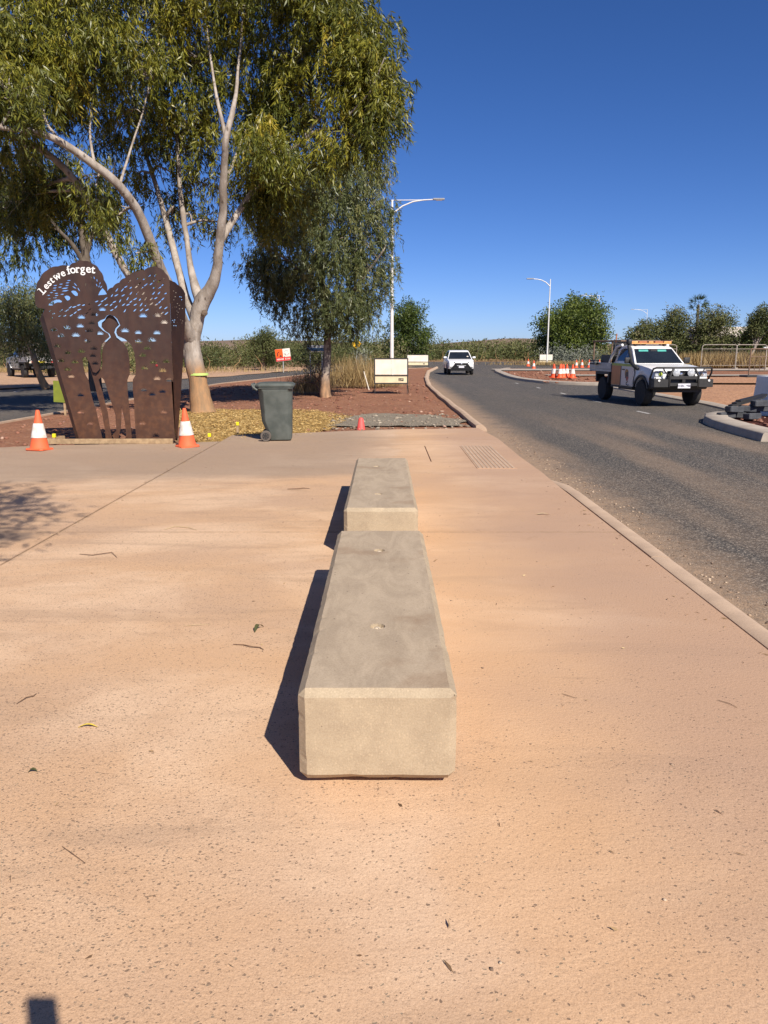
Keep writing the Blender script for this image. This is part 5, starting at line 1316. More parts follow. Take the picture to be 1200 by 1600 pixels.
def ute(name, label, loc, rz, paint, work=True):
    r = thing(name, label, 'ute', loc, rz)
    wr = .405; fy, ry = -1.55, 1.55; bz = .56
    hw = lambda y, z: .915-.05*max(0, (z-1.05)/.25)-.06*max(0, (-y-1.9)/.4)
    prof = [(-2.28, .62), (-2.32, .80), (-2.30, 1.02), (-2.20, 1.14), (-1.9, 1.20), (-1.4, 1.255), (-.85, 1.30), (.80, 1.33), (.82, bz)] + [(-.9, bz)] + arch(fy, wr, .50, bz)[0:] + [(-2.15, bz+.02)]
    prof = [p for i, p in enumerate(prof)]
    body = MB().prism_x(prof, hw).build('body', paint, r, bevel=(.035, 2, 28), smooth=40)
    MB().box((0, -.75, .62), (1.5, 2.6, .36)).build('underbody', M['trim'], r)
    MB().box((0, 1.6, .66), (.95, 2.2, .2)).build('chassis', M['trim'], r)
    # cab
    gw = lambda y, z: .855-.19*max(0, (z-1.30)/.58)
    MB().prism_x([(-.88, 1.28), (-.24, 1.80), (-.05, 1.865), (.3, 1.885), (.62, 1.86), (.74, 1.74), (.80, 1.28)], gw).build('cab', paint, r, bevel=(.03, 2, 25), smooth=40)
    def lerp(a, b, t): return a+(b-a)*t
    ws = []
    for t0 in (.06, .93):
        y, z = lerp(-.88, -.24, t0), lerp(1.28, 1.80, t0); ws.append((y, z))
    nrm = Vector((0, -.52, .64)).normalized()*.008
    q = [Vector((-gw(*ws[0])+.07, *ws[0]))+nrm, Vector((gw(*ws[0])-.07, *ws[0]))+nrm, Vector((gw(*ws[1])-.055, *ws[1]))+nrm, Vector((-gw(*ws[1])+.055, *ws[1]))+nrm]
    wsm = MB().add([tuple(v) for v in q]+[tuple(v-nrm*2) for v in q], [(0, 1, 2, 3), (0, 4, 5, 1), (1, 5, 6, 2), (2, 6, 7, 3), (3, 7, 4, 0)]).build('windscreen', M['glass'], r)
    if work:
        for sx in (-1, 1):
            a, b_ = (-.62, -.22) if sx < 0 else (.18, .55)
            v = [q[3].lerp(q[2], (a+.8)/1.6)-(q[3]-q[0])*.06, q[3].lerp(q[2], (b_+.8)/1.6)-(q[3]-q[0])*.06]
            dn = (q[0]-q[3])*.13
            MB().quad(v[0]+dn+nrm*.3, v[1]+dn+nrm*.3, v[1]+nrm*.3, v[0]+nrm*.3).build('teal_strip', M['teal'], wsm)
        MB().box((0, -.36, 1.72), (.22, .02, .07)).build('mirror_inside', M['trim'], wsm)
    for sx in (-1, 1):
        def sidew(poly, nm):
            vs_ = [(sx*(gw(y, z)+.006), y, z) for y, z in poly]
            n_ = len(vs_)
            MB().add(vs_+[(x-sx*.02, y, z) for x, y, z in vs_], [tuple(range(n_)), tuple(range(2*n_-1, n_-1, -1))]+[(i, i+n_, (i+1) % n_+n_, (i+1) % n_) for i in range(n_)]).build(nm, M['glass'], r)
        sidew([(-.66, 1.37), (-.08, 1.37), (-.08, 1.77), (-.18, 1.77)], 'side_window')
        sidew([(-.03, 1.37), (.60, 1.37), (.56, 1.72), (.46, 1.78), (-.03, 1.78)], 'side_window')
        xs = sx*.917
        if work:
            d1 = MB().plate_x([(-.90, bz+.06), (-.02, bz+.02), (-.02, 1.27), (-.93, 1.25), (-1.02, 1.0)], xs, sx*.006).build('front_door', paint, r)
            d2 = MB().plate_x([(.0, bz+.02), (.78, bz+.02), (.78, 1.27), (.0, 1.27)], xs, sx*.007).build('rear_door', M['orange_wrap'], r)
            MB().plate_x([(-.02, bz+.02), (.06, bz+.02), (.03, 1.2), (-.02, 1.2)], xs+sx*.008, sx*.003).build('dark_band', M['emb_dark'], d2)
            MB().plate_x([(-1.1, 1.20), (.78, 1.22), (.78, 1.30), (-1.1, 1.28)], xs+sx*.004, sx*.004).build('hivis_tape', M['hivis'], d1)
            # door emblem: a rounded gold, red and dark crest with a curled tail
            e = lambda pts, nm, m_, k: MB().plate_x([(-.52+a, .62+b) for a, b in pts], xs+sx*.007, sx*k).build(nm, m_, d1)
            e([(-.02, .48), (.14, .50), (.20, .40), (.20, .28), (.0, .30), (-.08, .38)], 'emblem_crest', M['emb_gold'], .002)
            e([(-.06, .42), (.12, .40), (.18, .22), (.02, .16), (-.08, .26)], 'emblem_body', M['emb_dark'], .003)
            e([(-.10, .24), (.10, .26), (.08, .12), (-.04, .12)], 'emblem_chest', M['emb_red'], .004)
            MB().tube([(xs+sx*.010, -.52-.05, .72), (xs+sx*.010, -.52+.04, .69), (xs+sx*.010, -.52+.06, .63), (xs+sx*.010, -.52-.06, .60), (xs+sx*.010, -.52-.14, .61)], .014, 6).build('emblem_tail', M['emb_dark'], d1)
            MB().box((xs+sx*.02, -.2, 1.10), (.03, .16, .03)).build('handle', M['trim'], d1)
        else:
            d1 = MB().plate_x([(-.90, bz+.06), (-.02, bz+.02), (-.02, 1.27), (-.93, 1.25), (-1.02, 1.0)], xs, sx*.006).build('front_door', paint, r)
            MB().plate_x([(.0, bz+.02), (.78, bz+.02), (.78, 1.27), (.0, 1.27)], xs, sx*.006).build('rear_door', paint, r)
        for gy in (-.985, -.01, .80):
            MB().box((sx*.9165, gy, .92), (.012, .012, .66)).build('panel_gap', M['trim'], r)
        MB().tube([(sx*.80, -2.17, 1.135), (sx*.83, -1.6, 1.222), (sx*.83, -.95, 1.283)], .008, 5).build('bonnet_gap', M['trim'], r)
        # flares, mirror, headlight
        fl = arch(fy, wr, .50, bz, 13); fo = arch(fy, wr, .565, bz, 13)
        MB().plate_x(fl+fo[::-1], sx*.90, sx*.045).build('wheel_flare', M['trim'] if work else paint, r)
        m_ = MB().box((sx*1.01, -.66, 1.40), (.20, .10, .19)).build('mirror', M['trim'], r, bevel=(.03, 2, 30), smooth=40)
        MB().tube([(sx*.86, -.64, 1.33), (sx*.98, -.65, 1.36)], .03, 6).build('mirror_arm', M['trim'], m_)
        hl = MB().prism_x([(-2.335, .93), (-2.315, 1.07), (-2.16, 1.13), (-2.05, 1.10), (-2.12, .95)], .14).build('headlight', M['headlight'], r, bevel=(.015, 1, 30)); hl.location = (sx*.70, 0, 0)
        MB().box((0, -2.32, 1.10), (.27, .04, .03)).build('daytime_lamp', M['chrome'], hl)
        MB().box((sx*-.0, -2.345, .90), (.24, .02, .05)).build('indicator', M['white_paint'], hl)
        lens = MB().lathe([(.055, -.01), (.06, .0), (.05, .012), (.02, .018)], 14).build('projector_lens', M['hivis'] if sx < 0 and work else M['chrome'], hl); lens.location = (-.03*sx, -2.345, 1.01); lens.rotation_euler = (R(90), 0, 0)
    # grille
    gr = MB().box((0, -2.315, .98), (.92, .04, .26)).build('grille', M['trim'], r, bevel=(.02, 1, 30))
    for k in range(3): MB().box((0, -2.34, .90+.08*k), (.86, .012, .022)).build('grille_bar', M['black'], gr)
    MB().lathe([(.05, 0), (.05, .015), (.02, .02)], 14).build('badge', M['chrome'], gr).matrix_local = Matrix.Translation((0, -2.34, 1.0)) @ Matrix.Rotation(R(90), 4, 'X')
    bp = MB().prism_x([(-2.36, .55), (-2.42, .62), (-2.42, .86), (-2.30, .88), (-2.1, .88), (-2.1, .55)], lambda y, z: .93 if y > -2.2 else .84).build('bumper', M['trim'], r, bevel=(.03, 2, 30), smooth=40)
    if work:
        bb = MB()
        bb.tube([(-.95, -2.22, .86), (-.96, -2.36, 1.05), (-.94, -2.40, 1.17), (-.86, -2.46, 1.205), (.86, -2.46, 1.205), (.94, -2.40, 1.17), (.96, -2.36, 1.05), (.95, -2.22, .86)], .032, 8)
        for sx in (-1, 1):
            bb.tube([(sx*.46, -2.50, .62), (sx*.46, -2.54, .95), (sx*.34, -2.50, 1.19)], .036, 8)
            bb.tube([(sx*.46, -2.53, .93), (sx*.62, -2.50, 1.10), (sx*.66, -2.47, 1.19)], .022, 8)
            bb.box((sx*.72, -2.43, .74), (.46, .20, .24))
            bb.prism_x([(-2.53, .62), (-2.53, .95), (-2.46, .95), (-2.46, .55)], .05)
        bb.box((0, -2.50, .905), (.96, .08, .10))
        bb.box((0, -2.49, .70), (.96, .08, .10))
        bull = bb.build('bull_bar', M['black'], r, bevel=(.01, 1, 40), smooth=40)
        for sx in (-1, 1):
            sp = MB().lathe([(.10, -.05), (.115, .0), (.115, .025), (.10, .035), (.03, .045)], 20).build('spot_lamp', M['headlight'], bull, smooth=40); sp.location = (sx*.235, -2.47, 1.05); sp.rotation_euler = (R(90), 0, 0)
            MB().lathe([(.035, 0), (.035, .02), (.01, .025)], 12).build('fog_lamp', M['white_paint'], bull).matrix_local = Matrix.Translation((sx*.80, -2.53, .82)) @ Matrix.Rotation(R(90), 4, 'X')
        np_ = MB().box((0, -2.565, .66), (.40, .01, .14)).build('number_plate', M['plate'], bull, bevel=(.003, 1, 40))
        plate_text(bull, '1HBC 988', -2.573, .66, .10)
        # snorkel on the driver's side
        sn = MB().tube([(-.90, -1.25, 1.14), (-.945, -1.05, 1.22), (-.93, -.80, 1.32), (-.87, -.42, 1.74), (-.85, -.30, 1.90), (-.85, -.30, 1.97)], [.055, .06, .055, .05, .05, .05], 10)
        sn.box((-.85, -.32, 2.0), (.13, .18, .15))
        sn.build('snorkel', M['trim'], r, bevel=(.01, 1, 40), smooth=45)
        # roof beacon bar and ladder rack
        lb = MB().box((0, -.02, 1.945), (1.42, .22, .035)).build('beacon_bar', M['amber'], r, bevel=(.012, 2, 30))
        for cx, w_, m_ in ((-.58, .26, M['amber']), (-.28, .28, M['rust_orange']), (0, .16, M['amber']), (.28, .28, M['rust_orange']), (.58, .26, M['amber'])):
            MB().box((cx, -.03, 1.99), (w_, .20, .06)).build('beacon_lens', m_, lb, bevel=(.012, 2, 30))
        for sx in (-.5, .5): MB().box((sx, -.02, 1.90), (.06, .16, .06)).build('bracket', M['trim'], lb)
        rk = MB()
        for sx in (-1, 1):
            rk.tube([(sx*.88, .98, 1.05), (sx*.88, .98, 2.02)], .028, 6); rk.tube([(sx*.88, 2.6, 1.05), (sx*.88, 2.6, 2.02)], .028, 6)
            rk.tube([(sx*.88, .2, 2.04), (sx*.88, 2.75, 2.04)], .028, 6)
        for yy in (.98, 1.8, 2.6): rk.tube([(-.88, yy, 2.04), (.88, yy, 2.04)], .025, 6)
        rk.build('ladder_rack', M['rusty_tube'], r)
        for sx in (-1, 1): MB().tube([(sx*.80, .30, 1.90), (sx*.84, .62, 1.84), (sx*.89, .95, 1.50), (sx*.90, 1.15, 1.18)], .045, 8).build('sports_bar', M['car_white'], r, smooth=60)
    for sx in (-1, 1):
        for yy in (fy, ry): wheel(r, sx*.80, yy, wr, .27, not work)
        MB().prism_x([(ry-.62, .98), (ry-.56, .62), (ry-.5, .62), (ry-.5, .9), (ry+.5, .9), (ry+.5, .62), (ry+.56, .62), (ry+.62, .98)], .15).build('mudguard', M['trim'], r).location = (sx*.80, 0, 0)
        MB().box((sx*.86, -.05, bz-.03), (.12, 1.7, .06)).build('side_step', M['trim'], r)
    # tray
    tr = MB().box((0, 1.83, 1.03), (1.86, 1.96, .09)).build('tray', M['galv'], r, bevel=(.01, 1, 40))
    for sx in (-1, 1): MB().box((sx*.925, 1.83, 1.19), (.03, 1.96, .22)).build('drop_side', M['galv'], tr, bevel=(.006, 1, 40))
    MB().box((0, 2.82, 1.19), (1.86, .03, .22)).build('tailgate', M['galv'], tr, bevel=(.006, 1, 40))
    if work:
        hb = MB()
        for sx in (-.8, 0, .8): hb.box((sx, .90, 1.5), (.04, .04, .9))
        for zz in (1.3, 1.62, 1.94): hb.box((0, .90, zz), (1.7, .03, .04))
        hb.build('headboard', M['trim'], tr)
        MB().box((-.70, 1.45, 1.32), (.42, .8, .48)).build('toolbox', M['black'], tr, bevel=(.015, 1, 40))
        MB().box((-.30, 1.25, 1.55), (.7, .4, .9)).build('equipment_case', M['black'], tr, bevel=(.02, 1, 40))
        MB().tube([(-.45, 1.9, 1.1), (-.3, 2.0, 2.3)], .02, 6).build('whip_aerial', M['rust_orange'], tr)
        for k in range(2): MB().box((-1.0, 2.2, 1.25+.1*k), (.16, .5, .06)).build('rail', M['trim'], tr)
    else:
        cn = MB().box((0, 1.83, 1.60), (1.84, 1.9, .86)).build('canvas_canopy', M['canvas'], tr, bevel=(.03, 2, 30))
        MB().tube([(-.9, .9, 2.05), (.9, .9, 2.05)], .02, 6).build('rack', M['galv'], tr)
        MB().box((0, 2.86, 1.0), (1.7, .02, .14)).build('light_bar', M['sign_white'], tr)
        for sx in (-1, 1): MB().box((sx*.55, 2.875, 1.0), (.3, .02, .10)).build('tail_lamp', M['sign_red'], tr)
        MB().box((.1, 2.875, 1.0), (.36, .01, .11)).build('number_plate', M['yellow'], tr)
        MB().box((0, 2.7, .66), (1.4, .06, .10)).build('rear_bar', M['trim'], tr)
    return r
M['canvas'] = simple('canvas', (.17, .155, .13), (.13, .12, .10), 4, .9)
ute('work_ute', 'white work ute with black bull bar, amber beacon bar and orange rear door', (8.86, 26.25, -.1), R(6.5), M['car_white'])
ute('parked_ute', 'silver ute with grey canvas canopy parked beyond the side road at left', (-22.9, 50.6, -.1), R(180+40), M['car_silver'], False)

M['grille_black'] = simple('grille_black', (.008, .008, .009), (.012, .012, .013), 9, .7, spec=.2)
M['dark_lamp'] = simple('dark_headlight', (.10, .105, .11), (.05, .052, .055), 30, .12, spec=.8)
# oncoming white wagon
c = thing('suv_car', 'white SUV with black grille driving towards the viewer', 'car', (5.38, 56.6, -.1), R(0))
hw = lambda y, z: .93-.05*max(0, (z-.85)/.3)-.10*max(0, (-y-1.9)/.4)
prof = [(-2.22, .42), (-2.30, .60), (-2.28, .82), (-2.20, .93), (-1.7, 1.02), (-1.05, 1.09), (1.9, 1.16), (2.22, 1.1), (2.3, .7), (2.2, .42)] + arch(1.35, .36, .42, .42)+arch(-1.35, .36, .42, .42)
MB().prism_x(prof, hw).build('body', M['car_white'], c, bevel=(.05, 2, 28), smooth=40)
gw = lambda y, z: .89-.22*max(0, (z-1.08)/.6)
MB().prism_x([(-1.10, 1.05), (-.42, 1.60), (-.15, 1.68), (.5, 1.70), (1.3, 1.66), (1.75, 1.55), (2.12, 1.12)], gw).build('cabin', M['car_white'], c, bevel=(.04, 2, 22), smooth=40)
nrm = Vector((0, -.55, .68)).normalized()*.010
w0, w1 = (-1.06, 1.085), (-.47, 1.565)
q = [Vector((-gw(*w0)+.07, *w0))+nrm, Vector((gw(*w0)-.07, *w0))+nrm, Vector((gw(*w1)-.06, *w1))+nrm, Vector((-gw(*w1)+.06, *w1))+nrm]
wsm = MB().add([tuple(v) for v in q]+[tuple(v-nrm*2) for v in q], [(0, 1, 2, 3), (0, 4, 5, 1), (1, 5, 6, 2), (2, 6, 7, 3), (3, 7, 4, 0)]).build('windscreen', M['glass'], c)
sp = q[1].lerp(q[2], .35)+(q[0]-q[1])*.12+nrm*.4
MB().box(sp, (.11, .004, .09), Matrix.Rotation(R(-55), 3, 'X')).build('sticker', M['sign_white'], wsm)
for sx in (-1, 1):
    def sw(poly):
        vs_ = [(sx*(gw(y, z)+.006), y, z) for y, z in poly]; n_ = len(vs_)
        MB().add(vs_+[(x-sx*.02, y, z) for x, y, z in vs_], [tuple(range(n_)), tuple(range(2*n_-1, n_-1, -1))]+[(i, i+n_, (i+1) % n_+n_, (i+1) % n_) for i in range(n_)]).build('side_window', M['glass'], c)
    sw([(-.85, 1.22), (.1, 1.24), (.1, 1.60), (-.28, 1.58)]); sw([(.16, 1.24), (1.5, 1.26), (1.25, 1.58), (.16, 1.60)])
    m_ = MB().box((sx*1.03, -.82, 1.20), (.22, .12, .13)).build('mirror', M['car_white'], c, bevel=(.04, 2, 30), smooth=40)
    MB().box((sx*.93, -.80, 1.15), (.14, .06, .04)).build('mirror_arm', M['trim'], m_)
    hl = MB().add([(sx*.42, -2.30, .83), (sx*.84, -2.20, .85), (sx*.86, -2.10, .94), (sx*.44, -2.26, .89), (sx*.42, -2.15, .83), (sx*.80, -1.98, .85), (sx*.82, -1.95, .93), (sx*.44, -2.12, .88)], [(0, 1, 2, 3), (7, 6, 5, 4), (0, 4, 5, 1), (1, 5, 6, 2), (2, 6, 7, 3), (3, 7, 4, 0)]).build('headlight', M['dark_lamp'], c)
    MB().add([(sx*.70, -2.30, .52), (sx*.80, -2.26, .52), (sx*.80, -2.22, .78), (sx*.74, -2.26, .78), (sx*.70, -2.1, .52), (sx*.80, -2.1, .52), (sx*.80, -2.1, .78), (sx*.74, -2.1, .78)], [(0, 1, 2, 3), (7, 6, 5, 4), (0, 4, 5, 1), (1, 5, 6, 2), (2, 6, 7, 3), (3, 7, 4, 0)]).build('air_vent', M['trim'], c)
    for yy in (-1.35, 1.35): wheel(c, sx*.80, yy, .36, .23, False)
    MB().plate_x(arch(-1.35, .36, .42, .40, 11)+arch(-1.35, .36, .47, .40, 11)[::-1], sx*.90, sx*.04).build('wheel_arch', M['trim'], c)
gp = [(-.42, .83), (.42, .83), (.58, .62), (.76, .42), (.70, .30), (-.70, .30), (-.76, .42), (-.58, .62)]
gr = MB().plate_y(gp, -2.335, .12).build('grille', M['grille_black'], c)
for k in range(3): MB().box((0, -2.342, .42+.05*k), (1.0, .01, .015)).build('grille_bar', M['black'], gr)
MB().box((0, -2.345, .655), (.62, .012, .045)).build('grille_bar', M['galv'], gr)
MB().box((0, -2.35, .56), (.37, .012, .11)).build('number_plate', M['plate'], c)
bd = MB().lathe([(.05, 0), (.06, .01), (.03, .02)], 14).build('badge', M['chrome'], gr); bd.location = (0, -2.34, .77); bd.rotation_euler = (R(90), 0, 0)
MB().box((0, -.1, .40), (1.55, 3.9, .22)).build('underbody', M['trim'], c)

# ------------------------------------------------------------------ right side works
M['fence_tube'] = simple('fence_tube', (.46, .42, .35), (.36, .30, .24), 4, .5, metal=.2)
M['rusty_tube'] = simple('rusty_tube', (.22, .14, .09), (.14, .09, .06), 9, .8)
M['mesh_wire'] = simple('mesh_wire', (.36, .33, .28), (.28, .24, .20), 4, .5)
def fence_panel(label, x, y, rz, w=2.9, h=2.05):
    r = thing('fence_panel', label, 'fence', (x, y, 0), rz, 'temporary mesh fence panels')
    f = MB(); t = .022
    f.tube([(-w/2, 0, .08), (-w/2, 0, h-.22), (-w/2+.06, 0, h-.06), (-w/2+.2, 0, h), (w/2-.2, 0, h), (w/2-.06, 0, h-.06), (w/2, 0, h-.22), (w/2, 0, .08)], t*1.5, 6)
    f.tube([(-w/2, 0, h-.36), (w/2, 0, h-.36)], t, 6); f.tube([(-w/2, 0, .30), (w/2, 0, .30)], t, 6)
    f.build('frame', M['fence_tube'], r, smooth=60)
    wr_ = MB()
    for k in range(1, 20): wr_.tube([(-w/2+w*k/20, 0, .30), (-w/2+w*k/20, 0, h-.36)], .004, 3, False)
    for k in range(1, 8): wr_.tube([(-w/2, 0, .30+(h-.66)*k/8), (w/2, 0, .30+(h-.66)*k/8)], .004, 3, False)
    wo = wr_.build('mesh_infill', M['mesh_wire'], r); wo['kind'] = 'stuff'
    for sx in (-1, 1): MB().box((sx*w/2, 0, .05), (.24, .55, .12)).build('foot', M['kerb_grey'], r, bevel=(.02, 1, 40))
    return r
for k, (x, y, rz, l) in enumerate(((24.3, 69.0, .05, 'mesh fence panel just behind the ute windscreen'), (28.9, 67.6, -.1, 'mesh fence panel right of the ute bonnet'), (31.8, 67.9, .18, 'second mesh fence panel right of the ute bonnet'), (34.7, 68.4, .15, 'mesh fence panel at the right edge of the picture'))):
    fence_panel(l, x, y, rz)
def crowd(label, x, y, rz, w=1.6, h=1.65):
    r = thing('steel_barrier', label, 'barrier', (x, y, .03), rz, 'rusty steel pipe barriers')
    f = MB()
    for sx in (-1, 1): f.tube([(sx*w/2, 0, .05), (sx*w/2, 0, h)], .04, 8)
    f.tube([(-w/2, 0, h), (w/2, 0, h)], .04, 8); f.tube([(-w/2, 0, .35), (w/2, 0, .35)], .035, 8)
    f.build('frame', M['rusty_tube'], r, smooth=60)
    for k in range(1, 5): MB().tube([(-w/2+w*k/5, 0, .35), (-w/2+w*k/5, 0, h-.45)], .02, 6).build('upright', M['rusty_tube'], r)
    MB().tube([(-w/2, 0, h-.45), (w/2, 0, h-.45)], .025, 6).build('mid_rail', M['rusty_tube'], r)
    MB().box((-w/2+.3, 0, .06), (1.3, .9, .12)).build('ballast', M['black'], r, bevel=(.03, 1, 40))
    return r
crowd('rusty pipe barrier on black ballast at the right edge', 22.55, 46.6, .1)
crowd('second rusty pipe barrier beyond the right edge', 24.4, 46.2, .25)
jb = thing('jersey_barrier', 'white flared road barrier cut off by the right edge', 'barrier', (10.2, 19.0, -.06))
jp = [(-.38, 0), (-.36, .10), (-.27, .28), (-.20, .5), (-.17, .8), (-.16, 1.02), (.16, 1.02), (.17, .8), (.20, .5), (.27, .28), (.36, .10), (.38, 0)]
MB().plate_y(jp, 0, 2.0).build('body', M['white_paint'], jb, bevel=(.02, 2, 20), smooth=30)
for dx, dz in ((-.13, .72), (-.10, .90), (.08, .92)): MB().box((dx, -.006, dz), (.07, .02, .10)).build('recess_patch', M['galv'], jb)
# heap of dark stone blocks and black offcuts beside the broken kerb
M['dark_block'] = simple('dark_block', (.075, .078, .085), (.045, .047, .052), 6, .8, bmp=.5, bscale=25)
blk = MB().box((0, 0, 0), (.40, .22, .15)).mesh('stone_block', bevel=(.018, 1, 40))
BL = [(8.45, 19.05, .04, .1), (8.80, 19.25, .04, -.1), (9.20, 19.35, .04, .15), (8.62, 19.0, .19, .3), (9.02, 19.2, .19, -.2), (9.40, 19.3, .19, .05), (8.95, 18.75, .04, .4), (9.28, 19.1, .33, .2)]
for i, (x, y, z, rz) in enumerate(BL):
    o = link('stone_block', blk, M['dark_block']); o.location = (x, y, z+.02); o.rotation_euler = (random.uniform(-.06, .06), random.uniform(-.06, .06), rz)
    tag(o, ('leftmost bottom dark block of the heap behind the broken kerb', 'second bottom dark block of the heap behind the kerb', 'rightmost bottom dark block of the heap behind the kerb', 'left dark block in the second course of the heap', 'middle dark block in the second course of the heap', 'right dark block in the second course of the heap', 'dark block lying in front of the heap nearest the kerb', 'topmost dark block of the heap behind the kerb')[i], 'stone block', 'heap of dark blocks behind the broken kerb')
for k in range(4):
    o = MB().box((0, 0, 0), (1.0, .16, .03)).build('black_strip', M['black']); o.location = (8.95+.1*k, 19.2+.1*k, .36+.035*k); o.rotation_euler = (0, R(-14+2*k), R(10+6*k))
    tag(o, ('lowest black strip lying across the dark block heap', 'second black strip from the bottom on the block heap', 'third black strip from the bottom on the block heap', 'topmost black strip on the dark block heap')[k], 'strip', 'black strips on the block heap')
# tan building behind the trees, far right
bld = thing('tan_building', 'low tan building with pale roof behind the trees at far right', 'building', (50.5, 112, -.1))
MB().box((0, 0, 1.7), (13, 7, 3.4)).build('wall', simple('tan_wall', (.42, .34, .25), (.38, .31, .23), 2, .9), bld)
MB().prism_x([(-4.2, 3.4), (0, 4.9), (4.2, 3.4), (4.0, 3.25), (-4.0, 3.25)], 7.2).build('roof', simple('pale_roof', (.60, .52, .42), (.52, .45, .36), 2, .6), bld)
for k in range(4):
    w_ = MB().box((-4.6+3*k, -3.52, 1.9), (1.3, .06, 1.1)).build('window', M['glass'], bld)
    MB().box((-4.6+3*k, -3.55, 1.32), (1.5, .1, .06)).build('sill', M['white_paint'], w_)
o = MB().add([(-.75, 0, .12), (.1, .1, .0), (.8, .05, .16), (.7, .5, .30), (-.2, .55, .30), (-.8, .4, .22)], [(0, 1, 4, 5), (1, 2, 3, 4)]).build('white_sheet', M['white_paint']); o.location = (34.0, 68.35, 1.62)
so = o.modifiers.new('thick', 'SOLIDIFY'); so.thickness = .02
tag(o, 'white sheet hung over the top of the mesh fence', 'sheet')

# ------------------------------------------------------------------ litter on the path
M['leaf_yellow'] = simple('leaf_yellow', (.62, .46, .06), (.50, .34, .05), 30, .6)
M['leaf_green'] = simple('leaf_green', (.07, .075, .025), (.10, .09, .03), 30, .6)
M['twig'] = simple('twig', (.20, .115, .06), (.13, .075, .045), 30, .85)
M['litter'] = leafmat('litter', [(0, (.12, .07, .04)), (.6, (.30, .19, .10)), (1, (.55, .42, .22))], .8, 0, .2)
M['straw'] = simple('straw', (.55, .42, .24), (.45, .33, .18), 30, .85)
def leaf(label, x, y, L_, W_, rz, m, lift=.012):
    mb = MB(); n_ = 9; vs_ = []
    for i in range(n_):
        t = i/(n_-1); w_ = W_*math.sin(math.pi*min(1, t*.94+.03))**.8/2; zz = .004+lift*math.sin(math.pi*t)
        xx = (t-.5)*L_; yb = .08*L_*math.sin(math.pi*t)
        vs_ += [(xx, yb-w_, zz), (xx, yb, zz-.003), (xx, yb+w_, zz)]
    fs = [f for i in range(n_-1) for f in ((i*3, i*3+3, i*3+4, i*3+1), (i*3+1, i*3+4, i*3+5, i*3+2))]
    o = mb.add(vs_, fs).build('fallen_leaf', m, smooth=60); o.location = (x, y, 0); o.rotation_euler = (0, 0, rz)
    return tag(o, label, 'leaf', 'leaves fallen on the path')
leaf('bright yellow gum leaf lying left of the nearest bench', -1.32, 3.15, .085, .014, .05, M['leaf_yellow'])
leaf('dark green leaf left of the nearest bench beside its shadow', -.75, 4.37, .10, .03, 1.2, M['leaf_green'], .03)
leaf('small grey green leaf at far left of the path', -1.40, 2.78, .035, .018, .2, M['leaf_green'])
leaf('pale straw leaf on the path right of the far bench', 1.62, 7.66, .14, .03, .1, M['straw'])
def stick(label, pts, r_, m=None):
    r_ *= .6
    o = MB().tube([(a, b, .002+r_+c_*.5) for a, b, c_ in pts], [r_*.6]+[r_]*(len(pts)-2)+[r_*.5], 5).build('twig', m or M['twig'])
    return tag(o, label, 'twig', 'twigs fallen on the path')
stick('curved brown twig left of the nearest bench', [(-.86, 4.13, 0), (-.80, 4.12, .002), (-.75, 4.085, .01), (-.70, 4.08, .002), (-.675, 4.05, 0)], .005)
stick('forked twig left of the far bench', [(-1.16, 9.10, 0), (-1.06, 9.06, .02), (-.97, 9.14, .01), (-.90, 9.13, 0)], .009)
stick('thin straight twig at the lower left of the path', [(-1.09, 2.31, 0), (-1.04, 2.27, .004), (-.98, 2.225, 0)], .0028)
stick('bent twig between the left joint and the benches', [(-2.5, 6.1, 0), (-2.38, 6.06, .006), (-2.25, 6.14, .01), (-2.16, 6.0, 0)], .006)
stick('short curled twig at the left edge of the path', [(-1.745, 3.38, 0), (-1.725, 3.44, .008), (-1.70, 3.46, .004), (-1.70, 3.49, 0)], .004)
stick('small dark twig right of the nearest bench', [(.87, 3.49, 0), (.89, 3.47, .004), (.93, 3.44, 0)], .0025)
stick('small dark twig near the kerb at right', [(1.60, 3.42, 0), (1.64, 3.38, .004), (1.66, 3.34, 0)], .0028)
stick('thin straw stalk on the path left of the nearest bench', [(-1.22, 4.43, 0), (-1.16, 4.44, .004), (-1.06, 4.46, 0)], .003, M['straw'])
stick('pale twig crossing the transverse joint', [(-2.05, 6.98, 0), (-1.98, 7.10, .01), (-1.85, 7.06, .004), (-1.74, 6.96, 0)], .006, M['straw'])
scatter('path_grit', 420, lambda y: -.45*y-.4, lambda y: 2.1, 1.7, 14, .0012, .009, lambda x, y: 0.0, M['gutter_stone'], 3.5, label='fine grit and crumbs scattered on the tan path', cat='grit')

n = 260                                   # dry leaf crumbs
y = 1.7+13*rng.uniform(0, 1, n)**1.4; x = -.48*y-.3+(2.5+.48*y)*rng.uniform(0, 1, n)
k = n//4; x[:k] = 2.12-np.abs(rng.normal(0, .12, k)); y[:k] = rng.uniform(3, 10, k)
k2 = n//6; x[k:k+k2] = -3.0+rng.normal(0, .05, k2); y[k:k+k2] = rng.uniform(6, 13.5, k2)
P = np.stack([x, y, np.full(n, .006)], 1)
D = np.stack([rng.normal(size=n), rng.normal(size=n), rng.normal(0, .12, n)], 1)
tag(link('leaf_litter', leaf_mesh('leaf_litter', P, D, rng.uniform(.012, .055, n), rng.uniform(.003, .010, n), rng.uniform(0, 1, n), .1), M['litter']), 'dry leaf and bark crumbs scattered over the tan path', 'leaf litter', kind='stuff')

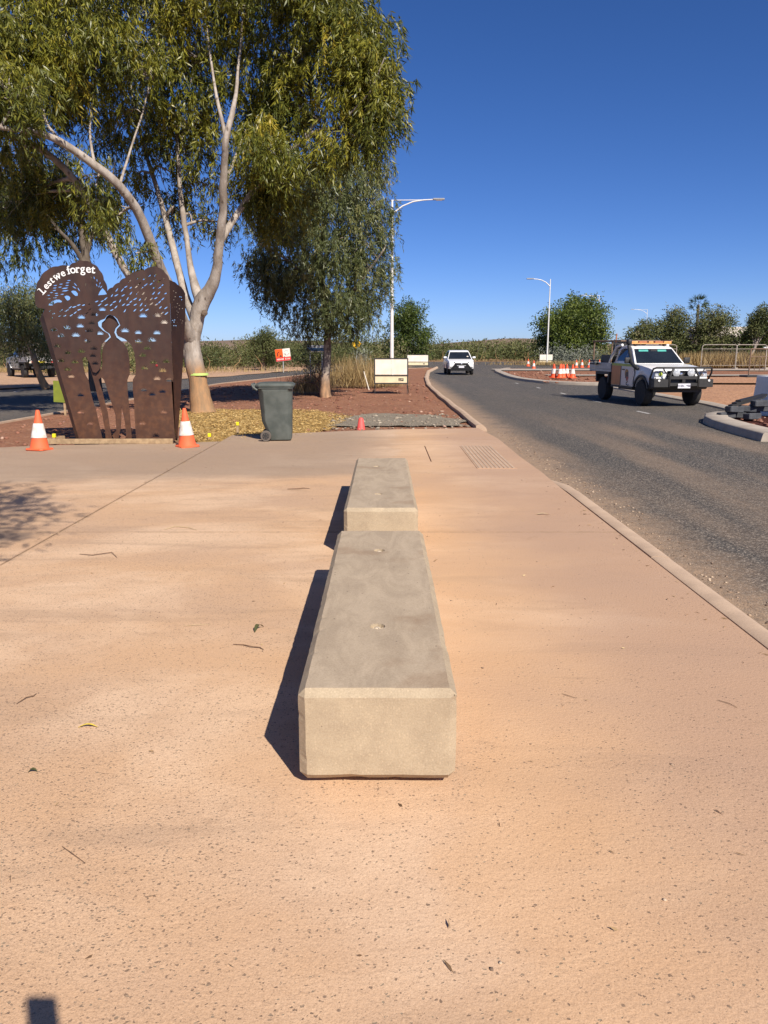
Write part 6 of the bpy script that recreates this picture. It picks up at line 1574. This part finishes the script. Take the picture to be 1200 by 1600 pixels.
# ------------------------------------------------------------------ the photographer, whose raised phone shades the lower left corner
ph = thing('phone', 'black phone held upright by the person taking the picture', 'phone', (.005, -.032, 1.612))
MB().box((0, 0, 0), (.078, .009, .160)).build('body', M['black'], ph, bevel=(.003, 2, 40))
MB().box((-.020, .006, .060), (.034, .003, .034)).build('camera_bump', M['glass'], ph, bevel=(.001, 1, 40))
def skin(name, verts, edges, m, parent=None, root=0, sub=1):
    me = bpy.data.meshes.new(name); me.from_pydata([v[:3] for v in verts], edges, [])
    o = link(name, me, m, parent)
    md = o.modifiers.new('skin', 'SKIN'); md.use_smooth_shade = True
    sv = me.skin_vertices[0].data if me.skin_vertices else None
    if sv is None:
        bm = bmesh.new(); bm.from_mesh(me); bm.verts.layers.skin.verify(); bm.to_mesh(me); bm.free()
        sv = me.skin_vertices[0].data
    for i, v in enumerate(verts):
        rr = v[3] if hasattr(v[3], '__len__') else (v[3], v[3])
        sv[i].radius = rr; sv[i].use_root = (i == root)
    s_ = o.modifiers.new('sub', 'SUBSURF'); s_.levels = sub; s_.render_levels = sub
    return o
M['cloth'] = simple('cloth', (.10, .11, .14), (.08, .09, .12), 6, .9)
per = thing('person', 'person in dark clothes standing behind the camera holding up a phone', 'person', (.06, -.42, 0))
V = [(0, 0, .98, (.15, .11)), (0, 0, 1.18, (.14, .10)), (0, -.01, 1.38, (.16, .10)), (0, .0, 1.50, (.06, .06)), (0, .03, 1.58, (.07, .08)), (0, .03, 1.70, (.08, .095)), (0, .02, 1.77, (.04, .05)),
     (.09, 0, .90, .095), (.10, .01, .50, .065), (.10, -.02, .10, .045), (.10, .10, .04, .04), (-.09, 0, .90, .095), (-.10, .01, .50, .065), (-.10, -.02, .10, .045), (-.10, .10, .04, .04),
     (.19, 0, 1.42, .06), (.24, .10, 1.22, .05), (.13, .30, 1.42, .038), (.06, .37, 1.50, .03), (-.19, 0, 1.42, .06), (-.26, .10, 1.22, .05), (-.17, .30, 1.42, .038), (-.10, .37, 1.50, .03)]
E_ = [(0, 1), (1, 2), (2, 3), (3, 4), (4, 5), (5, 6), (0, 7), (7, 8), (8, 9), (9, 10), (0, 11), (11, 12), (12, 13), (13, 14), (2, 15), (15, 16), (16, 17), (17, 18), (2, 19), (19, 20), (20, 21), (21, 22)]
skin('body', V, E_, M['cloth'], per)
M['skin'] = simple('skin', (.42, .25, .17), (.38, .22, .15), 8, .6)
for sx in (-1, 1):
    hx = -.02 if sx < 0 else .005
    for k in range(4):
        z0 = 1.50+.022*k
        skin('finger', [(sx*.075-.02+hx, .37, z0, .010), (sx*.062-.022, .395, z0+.006, .009), (sx*.045-.025, .408, z0+.012, .008)], [(0, 1), (1, 2)], M['skin'], per)
    skin('thumb', [(sx*.07-.02+hx, .36, 1.49, .012), (sx*.055-.025, .355, 1.53, .010), (sx*.04-.025, .36, 1.56, .009)], [(0, 1), (1, 2)], M['skin'], per)
